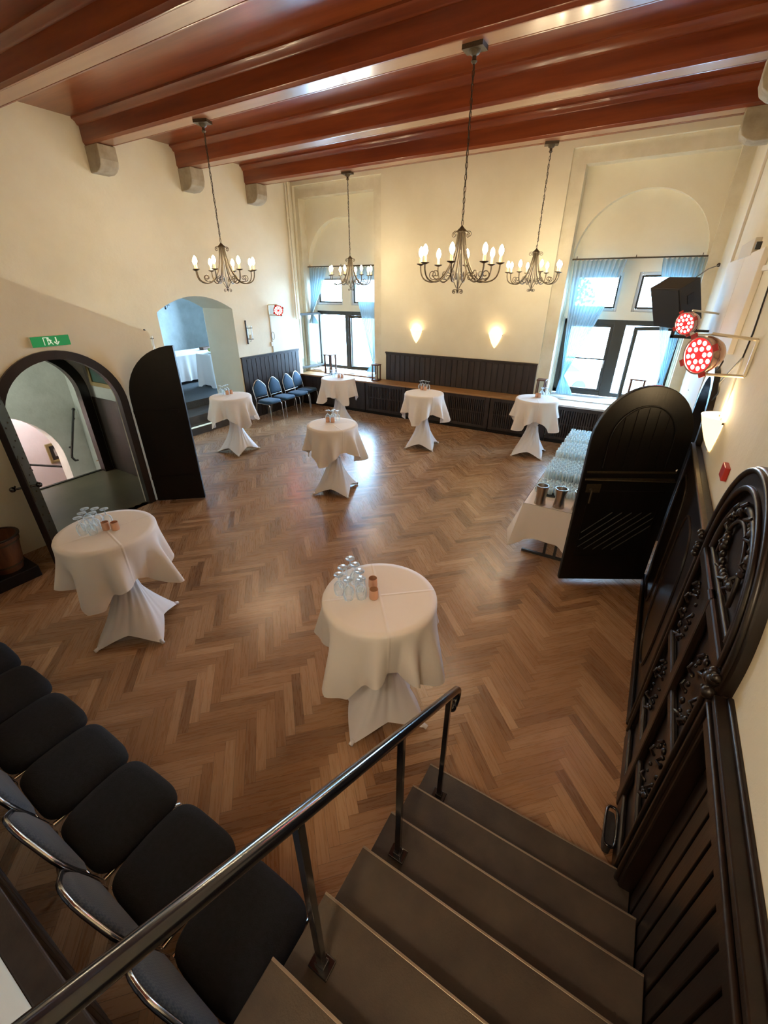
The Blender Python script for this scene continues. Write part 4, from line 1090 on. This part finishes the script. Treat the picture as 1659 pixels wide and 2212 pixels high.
# ------------------------------------------------------------------ wall lamps
def sconce(loc,rotz,label,e):
    t=thing('wall_lamp',label,'wall lamp',loc,rotz=rotz,group='cone glass wall lamps')
    # half-cone bowl: local +y away from wall
    def f(u,v):
        a=pi*u; prof=[(.003,-.30),(.035,-.26),(.075,-.19),(.11,-.11),(.135,-.04),(.150,0)]
        k=v*5; i=min(4,int(k)); fr_=k-i; r=prof[i][0]*(1-fr_)+prof[i+1][0]*fr_; z=prof[i][1]*(1-fr_)+prof[i+1][1]*fr_
        return (r*cos(a)*1.05,r*sin(a)*.95+.004,z)
    MB().grid(f,24,14).build('glass_shade',M['sconce'],parent=t,smooth=180)
    MB().box(-.05,.05,0,.02,-.10,-.02).build('wall_plate',M['chrome'],parent=t)
    MB().box(-.155,-.13,.0,.012,-.035,-.02).box(.13,.155,.0,.012,-.035,-.02).build('shade_clip',M['iron'],parent=t)
    MB().sphere((0,.06,-.06),.018,8,6,(1,1,1.4)).build('bulb',M['bulb_low'],parent=t,smooth=180)
    lamp('wall_lamp_light','POINT',(0,.07,.03),e,(1,.74,.42),.03,parent=t)
    return t
sconce((-4.99,YB-.0,2.05),pi,'cone shaped glass wall lamp on the far wall, left of the pair above the bench',1.1)
sconce((-3.05,YB-.0,2.05),pi,'cone shaped glass wall lamp on the far wall, right of the pair above the bench',1.1)
sconce((XR,4.25,2.03),pi/2,'cone shaped glass wall lamp on the right wall above the panelling',4)

sconce((-2.3,YN,2.45),0,'unseen wall lamp added on the near wall to light the foreground, right one',9)  # this pair is out of view, added to brighten the foreground
sconce((-4.6,YN,2.45),0,'unseen wall lamp added on the near wall to light the foreground, left one',9)
# ------------------------------------------------------------------ chandeliers
def scroll(c,r0,turns,start,n,sgn=1,shrink=.75,plane=None):
    """flat spiral points (radial,height)"""
    out=[]
    for i in range(n+1):
        k=i/n; r=r0*(1-shrink*k); a=start+sgn*2*pi*turns*k; out.append((c[0]+r*cos(a),c[1]+r*sin(a)))
    return out
def make_chandelier():
    t=thing('chandelier','proto','chandelier',group='wrought iron chandeliers')
    # z=0 at the ceiling fixing (4.88); top crown 3.46; bottom 2.86
    zt=3.46-4.88; zb=2.88-4.88
    cp=MB().box(-.10,.10,-.07,.07,-.035,0); cp.lathe([(.055,-.035),(.045,-.06),(.02,-.075),(.02,-.10),(.03,-.11),(.012,-.13)],14); cp.build('canopy',M['iron'],parent=t,smooth=40)
    mb=MB(); n=26; z0=-.12; z1=zt+.05; h=(z0-z1)/n
    for i in range(n):
        zc=z0-(i+.5)*h; ry=h*.62; rx=.011
        mb.tube([((rx*cos(a*pi/5) if i%2 else 0),(0 if i%2 else rx*cos(a*pi/5)),zc+ry*sin(a*pi/5)) for a in range(10)],.0035,5,closed=True)
    mb.build('chain',M['chain'],parent=t,smooth=60)
    MB().tube([(.008*sin(i*1.3),.008*cos(i*1.3),-.10+(zt+.1)*i/24) for i in range(25)],.0035,5).build('cord',M['cable'],parent=t,smooth=60)
    cr_=MB().lathe([(0,zt+.055),(.012,zt+.045),(.03,zt+.025),(.06,zt+.0),(.06,zt-.008),(0,zt-.008)],20)
    for k in range(6):
        a=k*pi/3; pts=scroll((.085,zt-.03),.028,1.3,pi/2,14,-1); cr_.tube([((r)*cos(a),(r)*sin(a),z) for r,z in [(.03,zt-.002)]+pts],.0035,5)
    cr_.build('crown',M['iron'],parent=t,smooth=50)
    for k in range(8):
        a=k*pi/4+.2; ca,sa=cos(a),sin(a)
        P=lambda r,z:(r*ca,r*sa,z)
        # main rod: from crown sweeping down and out to the cup
        main=[(.035,zt-.005),(.050,zt-.12),(.080,zt-.24),(.130,zt-.35),(.20,zt-.435),(.28,zt-.472),(.355,zt-.465),(.408,zt-.43),(.432,zt-.37),(.437,zt-.315)]
        pts=[]
        for i in range(len(main)-1):
            p0=main[max(0,i-1)];p1=main[i];p2=main[i+1];p3=main[min(len(main)-1,i+2)]
            for j in range(4):
                s=j/4; q=[.5*((2*p1[d])+(-p0[d]+p2[d])*s+(2*p0[d]-5*p1[d]+4*p2[d]-p3[d])*s*s+(-p0[d]+3*p1[d]-3*p2[d]+p3[d])*s**3) for d in (0,1)]
                pts.append(P(*q))
        pts.append(P(*main[-1]))
        arm=MB().tube(pts,.0085,6)
        arm.tube([P(r,z) for r,z in [(.23,zt-.455)]+scroll((.292,zt-.400),.050,1.25,-pi*.65,18,1)],.0055,5)
        if k%2==0: arm.tube([P(r,z) for r,z in [(.012,zb+.04),(.06,zt-.455)]+scroll((.125,zt-.425),.045,1.4,pi*.85,18,-1)],.005,5)
        ao=arm.build('arm',M['iron'],parent=t,smooth=70)
        ct=(.437*ca,.437*sa,0)
        MB().lathe([(0,zt-.315),(.012,zt-.312),(.045,zt-.298),(.047,zt-.292),(.015,zt-.298),(0,zt-.298)],18,ct).build('drip_cup',M['iron'],parent=ao,smooth=60)
        MB().lathe([(.0,zt-.298),(.015,zt-.298),(.015,zt-.235),(0,zt-.235)],12,ct).build('candle_sleeve',M['candle'],parent=ao,smooth=50)
        MB().lathe([(.0,zt-.235),(.013,zt-.228),(.024,zt-.205),(.027,zt-.185),(.020,zt-.155),(.008,zt-.135),(.0,zt-.128)],12,ct).build('bulb',M['bulb'],parent=ao,smooth=180)
    fin=MB().tube([(0,0,zt-.02),(0,0,zb)],.004,5); fin.sphere((0,0,zb+.02),.016,8,6)
    for k in range(6):
        a=k*pi/3; fin.tube([((r)*cos(a),(r)*sin(a),z) for r,z in [(.004,zb+.03),(.02,zb+.028)]+scroll((.045,zb+.008),.022,1.3,pi/2,12,-1)],.0035,5)
    fin.build('finial',M['iron'],parent=t,smooth=60)
    return t
CH=make_chandelier()
for i,(x,y,rz,lb) in enumerate(((-2.06,5.05,.0,'largest iron candle chandelier in view, right of centre on the third beam'),(-5.84,5.08,.35,'iron candle chandelier in front of the left wall above the side room arch'),
        (-5.83,8.37,.15,'small-looking iron chandelier in front of the left window'),(-2.08,8.42,.3,'iron chandelier hanging left of the right window niche'))):
    o=CH if i==0 else copy_tree(CH)
    o.location=(x,y,4.884); o.rotation_euler=(0,0,rz); o['label']=lb

# ------------------------------------------------------------------ stage lights and loudspeaker
def par(loc,aim,wallpt,label,size=.125,yoke=True):
    """LED can: local +z is the beam"""
    d=(Vector(aim)-Vector(loc)).normalized(); rot=d.to_track_quat('Z','Y').to_euler()
    t=thing('stage_light',label,'stage light',loc,rot=rot,group='red stage lights')
    s=size
    MB().lathe([(0,-s*1.25),(s*.45,-s*1.22),(s*.72,-s*1.0),(s*.88,-s*.7),(s*.90,-s*.5),(s*.97,-s*.48),(s*.97,-s*.40),(s*.93,-s*.38),(s*.93,-s*.06),(s*1.02,-s*.04),(s*1.02,s*.06),(s*.93,s*.06),(s*.91,0)],36).build('can',M['par'],parent=t,smooth=35)
    MB().lathe([(0,-.004),(s*.92,-.004),(s*.92,.0),(0,.0)],36).build('led_face',M['ledface'],parent=t)
    mb=MB(); r=s*.125
    for n_,rad in ((6,.37),(12,.70)):
        for k in range(n_):
            a=2*pi*k/n_+.2; mb.lathe([(0,.006),(r*.7,.005),(r,.001)],14,(s*rad*cos(a),s*rad*sin(a),0))
    mb.build('led_lenses',M['led'],parent=t,smooth=60)
    for k in range(4):
        a=2*pi*k/4+.5; Mx=Matrix.Rotation(a,4,'Z'); MB().box(s*.98,s*1.22,-s*.18,s*.18,-.003,.012,M=Mx).build('filter_clip',M['red'],parent=t)
    lamp('stage_glow','SPOT',(0,0,.03),5*(s/.125)**2,(1,.08,.12),.06,parent=t,rot=(pi,0,0),spot_size=1.9,spot_blend=.8)
    # yoke is fixed to the can: build in local space
    inv=(Matrix.Translation(loc)@d.to_track_quat('Z','Y').to_matrix().to_4x4()).inverted()
    W=[inv@Vector(p) for p in wallpt]
    mb=MB(); ax=(W[0]-W[1]).normalized()
    side=[ax*(s*1.06),-ax*(s*1.06)]
    for k in (0,1):
        a=side[k]+Vector((0,0,-s*.45)); b=W[k]; mb.tube([a,b],.011,4)
    mb.tube([W[0],W[1]],.012,4); mb.build('yoke',M['par_yoke'],parent=t)
    MB().tube([(0,0,-s*1.2),(0.0,.0,-s*1.5),(0,-.08,-s*1.7),(0,-.14,-s*1.5)],.006,6).build('power_lead',M['cable'],parent=t,smooth=60)
    return t
par((.30,4.13,2.48),(-3.0,1.2,1.95),[(XR-.01,3.95,2.62),(XR-.01,3.95,2.38)],'larger red lit stage light on the right wall',.135)
par((.24,6.50,2.56),(-3.0,2.6,1.7),[(XR-.01,6.75,2.66),(XR-.01,6.75,2.44)],'smaller red lit stage light below the loudspeaker',.125)
par((-8.10,8.50,2.44),(-3.0,4.5,1.6),[(XL+.01,8.42,2.56),(XL+.01,8.42,2.34)],'red lit stage light on the left wall above the blue chairs',.115)
o=MB().box(XL,XL+.02,8.42,8.45,1.48,2.34).build('cable_duct',M['signbody']); tag(o,'thin grey cable duct below the left wall stage light','cable duct')
mb=MB().tube([(XL+.02,8.46+.05*cos(a*pi/8),1.86+.09*sin(a*pi/8)) for a in range(16)],.005,5,closed=True); o=mb.build('cable_loop',M['cable'],smooth=60); tag(o,'small coil of cable hanging on the duct on the left wall','cable')
o=MB().box(XL+.0,XL+.03,8.36,8.44,1.62,1.72).build('wall_socket',M['signbody'],bevel=.006); tag(o,'small round grey socket on the left wall duct','socket')
# loudspeaker, tilted down
sp_loc=(.098,7.302,2.758)
t=thing('loudspeaker','black loudspeaker hung on the right wall in front of the right window','loudspeaker',sp_loc,rot=(.462,.025,-.775))
SPK=t
hw,hd,hh=.235,.147,.264
# wedge cabinet: front (towards -y) wide, back narrower
v=[(-hw,-hd,-hh),(hw,-hd,-hh),(hw,hd,-hh),(-hw,hd,-hh)]; vs=v+[(a,b,hh) for a,b,_ in v]
MB().add(vs,[(0,3,2,1),(4,5,6,7),(0,1,5,4),(1,2,6,5),(2,3,7,6),(3,0,4,7)]).build('cabinet',M['speaker'],parent=t,bevel=.008)
MB().box(-hw+.015,hw-.015,-hd-.012,-hd-.001,-hh+.015,hh-.015).build('grille',M['speaker_grille'],parent=t,bevel=.004)
MB().box(hw-.002,hw+.006,-.05,.04,.02,.13).build('side_handle',M['cable'],parent=t)
mb=MB(); mb.box(.14,.60,7.22,7.28,2.34,2.38); mb.box(.14,.18,7.22,7.28,2.34,2.44); mb.box(.10,.60,7.28,7.31,2.42,2.45); mb.box(.57,.60,7.22,7.44,2.15,2.5)
o=mb.build('speaker_bracket',M['speaker'],bevel=.004); tag(o,'black steel wall bracket under the loudspeaker','bracket')
o=MB().tube([(.18,7.52,3.0),(.40,8.6,3.18),(XR-.01,9.80,3.27)],.008,6).sphere((XR-.02,9.78,3.27),.03).build('safety_chain',M['chain'],smooth=60); tag(o,'safety chain from the loudspeaker to the wall','chain')

# ------------------------------------------------------------------ wooden lanterns on the ledges
def wood_lantern(loc,h,w,label,m='barrel',rot=0):
    t=thing('wooden_lantern',label,'lantern',loc,rotz=rot,group='wooden lanterns on the window ledges'); a=w/2; p=.036 if h>.45 else .024
    mb=MB()
    for sx in (-1,1):
        for sy in (-1,1): mb.box(sx*a-(p if sx>0 else 0),sx*a+(0 if sx>0 else p),sy*a-(p if sy>0 else 0),sy*a+(0 if sy>0 else p),.025,h-.025)
    mb.box(-a-.01,a+.01,-a-.01,a+.01,0,.025); mb.box(-a-.01,a+.01,-a-.01,a+.01,h-.025,h); mb.build('lantern_frame',M[m],parent=t,bevel=.003)
    for s in (-1,1): MB().box(-a+p,a-p,s*(a-.008)-.002,s*(a-.008)+.002,.03,h-.03).build('pane',M['pane'],parent=t)
    MB().lathe([(0,.025),(.035,.025),(.035,.025+h*.28),(0,.025+h*.28)],16).build('candle',M['wax'],parent=t,smooth=50)
    return t
wood_lantern((-7.52,9.70,.84),.50,.24,'tall wooden lantern on the ledge in front of the left window')
wood_lantern((-5.98,9.60,.813),.40,.17,'wooden lantern at the left end of the board backrest')
wood_lantern((-1.87,9.62,.813),.42,.17,'wooden lantern at the right end of the board backrest')
wood_lantern((-.12,10.08,.84),.50,.27,'tall wooden lantern on the ledge in front of the right window')
wood_lantern((.10,9.78,.84),.30,.16,'second smaller lantern beside the tall one at the right window')
o=MB().box(-8.30,-8.0,9.9,10.25,.84,.87).build('window_book',M['paper'],bevel=.004); tag(o,'pale folded pad on the sill behind the tall left lantern','pad')

# ------------------------------------------------------------------ stairs and rail in the foreground
t=thing('staircase','short flight of dark brown stairs with worn metal nosings in the foreground','staircase')
nos=[1.60-.2655*i for i in range(7)]
for i,yn in enumerate(nos):
    z=.17*(i+1); yb=nos[i+1]-.03 if i<6 else -1.95
    x0=-.60+.004*i
    st=MB().box(x0,.566,yb,yn,z-.17 if i else 0,z-.004).build('step',M['tread'],parent=t)
    MB().box(x0-.004,.566,yb,yn+.006,z-.014,z).build('tread_board',M['tread'],parent=st,bevel=.003)
    MB().box(x0-.004,.566,yn-.001,yn+.008,z-.008,z+.0012).build('nosing',M['nosing'],parent=st,bevel=.001)
t=thing('stair_railing','black iron stair railing with a scrolled end running up from the lower right','railing')
zr=lambda y:1.005-.660*(y-1.555)
pts=[(-.475,1.555,zr(1.555))]+[(-.475,y,zr(y)) for y in (1.2,.8,.4,0,-.4,-.9,-1.3)]
pts=[(-.475,1.52,.905),(-.475,1.545,.895),(-.475,1.572,.91),(-.475,1.588,.94),(-.475,1.585,.975),(-.475,1.565,1.0)]+pts[1:]
rail=MB(); rail.tube(pts,.021,14); rail.sphere(pts[0],.024,10,8); rail.build('handrail',M['rail'],parent=t,smooth=70)
for y,z in ((1.454,.17),(.928,.51),(.378,.85),(-.2,1.19)):
    p=MB().box(-.489,-.461,y-.012,y+.012,z+.004,zr(y)-.018).build('baluster',M['rail'],parent=t,bevel=.003)
    MB().box(-.515,-.435,y-.03,y+.03,z+.001,z+.012).box(-.495,-.455,y-.018,y+.018,z+.012,z+.03).build('foot_plate',M['rail'],parent=p,bevel=.003)

# ------------------------------------------------------------------ outside
o=MB().box(-40,40,10.75,80,-1.3,-1.2).build('forecourt',M['asphalt']); tag(o,'pale paved ground outside the windows','ground',kind='structure')
t=thing('parked_car','small teal car parked outside, seen through the right window','car',(-3.9,20.5,-1.2),rotz=.5)
body=[(-2.0,.3),(-2.0,.75),(-1.75,.88),(-1.1,.95),(-.6,1.40),(.7,1.42),(1.35,1.0),(1.95,.85),(2.05,.55),(2.0,.3)]
MB().prism(body,lambda u,v,q:(u,q,v),-.82,.82).build('car_body',M['carpaint'],parent=t,bevel=.06)
mb=MB(); mb.prism([(-1.0,.98),(-.55,1.34),(.05,1.36),(.05,.98)],lambda u,v,q:(u,q,v),-.83,.83); mb.prism([(.12,.98),(.12,1.36),(.65,1.36),(1.2,1.0)],lambda u,v,q:(u,q,v),-.83,.83); mb.build('side_window',M['carglass'],parent=t)
for x in (-1.25,1.25):
    for s in (-1,1): MB().lathe([(0,-.1),(.28,-.1),(.31,-.06),(.31,.06),(.28,.1),(0,.1)],20,(x,s*.76,.31),M=Matrix.Rotation(pi/2,4,'X')).build('wheel',M['cable'],parent=t,smooth=40)
t=thing('street_tree','leafy tree outside, faint through the right window','tree',(-4.8,27,-1.2))
MB().tube([(0,0,0),(.1,0,1.6),(0,.1,3.2)],.16,10).build('trunk',M['bark'],parent=t,smooth=60)
mb=MB(); rnd=random.Random(9)
for i in range(500):
    a=rnd.random()*2*pi; b=rnd.uniform(-1,1); r=1.5*rnd.random()**.4; c=Vector((r*cos(a)*sqrt(1-b*b),r*sin(a)*sqrt(1-b*b),3.7+1.2*r*b/1.5)); s=.10
    n1=Vector((rnd.gauss(0,1),rnd.gauss(0,1),rnd.gauss(0,1))).normalized(); n2=n1.orthogonal().normalized(); mb.add([c+n1*s,c+n2*s,c-n1*s,c-n2*s],[(0,1,2,3)])
mb.build('crown',M['leafm'],parent=t,recalc=False)

# ------------------------------------------------------------------ lights
W=bpy.data.worlds.new('daylight'); S.world=W; W.use_nodes=True
bg=W.node_tree.nodes['Background']; bg.inputs[0].default_value=(.42,.68,1.0,1); bg.inputs[1].default_value=24.0
lamp('stairwell_fill','POINT',(-10.5,2.2,1.5),55,(1,.78,.66),.15)  # both stairwell lights are unseen, without fixture, added to raise its brightness
lamp('stairwell_fill','POINT',(-8.9,1.7,2.1),22,(.95,1,.85),.12)
lamp('landing_fill','POINT',(-.05,-1.2,4.3),55,(1,.82,.60),.15)  # unseen bare light added behind the camera to lift the foreground
# portals help the sampler find the daylight; they give no light of their own
for (x,y,z,sx,sz) in ((cLw,YB+.75,2.0,2.3,2.8),(cRw,YB+.75,2.0,2.3,2.8),(-11.1,10.75,2.1,2.3,1.9)):
    l=bpy.data.lights.new('daylight_portal','AREA'); l.shape='RECTANGLE'; l.size=sx; l.size_y=sz; l.cycles.is_portal=True
    o=bpy.data.objects.new('daylight_portal',l); COL.objects.link(o); o.location=(x,y,z); o.rotation_euler=(-pi/2,0,0)

# ------------------------------------------------------------------ camera
Mw=((8.57862710e-01,2.40653002e-01,-4.54045927e-01),(5.13878376e-01,-4.00427097e-01,7.58674604e-01),(7.65029228e-04,-8.84163035e-01,-4.67177848e-01))
cam=bpy.data.cameras.new('camera'); co=bpy.data.objects.new('camera',cam); COL.objects.link(co)
m4=Matrix.Identity(4)
for r in range(3):
    m4[r][0]=Mw[r][0]; m4[r][1]=-Mw[r][1]; m4[r][2]=-Mw[r][2]
m4[2][3]=2.93
co.matrix_world=m4
cam.sensor_fit='HORIZONTAL'; cam.sensor_width=36; cam.lens=916/1659*36; cam.clip_start=.02; cam.clip_end=200
S.camera=co
vs_=S.view_settings; vs_.view_transform='Standard'; vs_.look='None'; vs_.exposure=1.25; vs_.gamma=1; vs_.use_curve_mapping=False
S.cycles.max_bounces=8; S.cycles.diffuse_bounces=4; S.cycles.glossy_bounces=4; S.cycles.transparent_max_bounces=24; S.cycles.transmission_bounces=6
S.cycles.caustics_reflective=False; S.cycles.caustics_refractive=False; S.cycles.sample_clamp_indirect=6
S.cycles.use_denoising=True
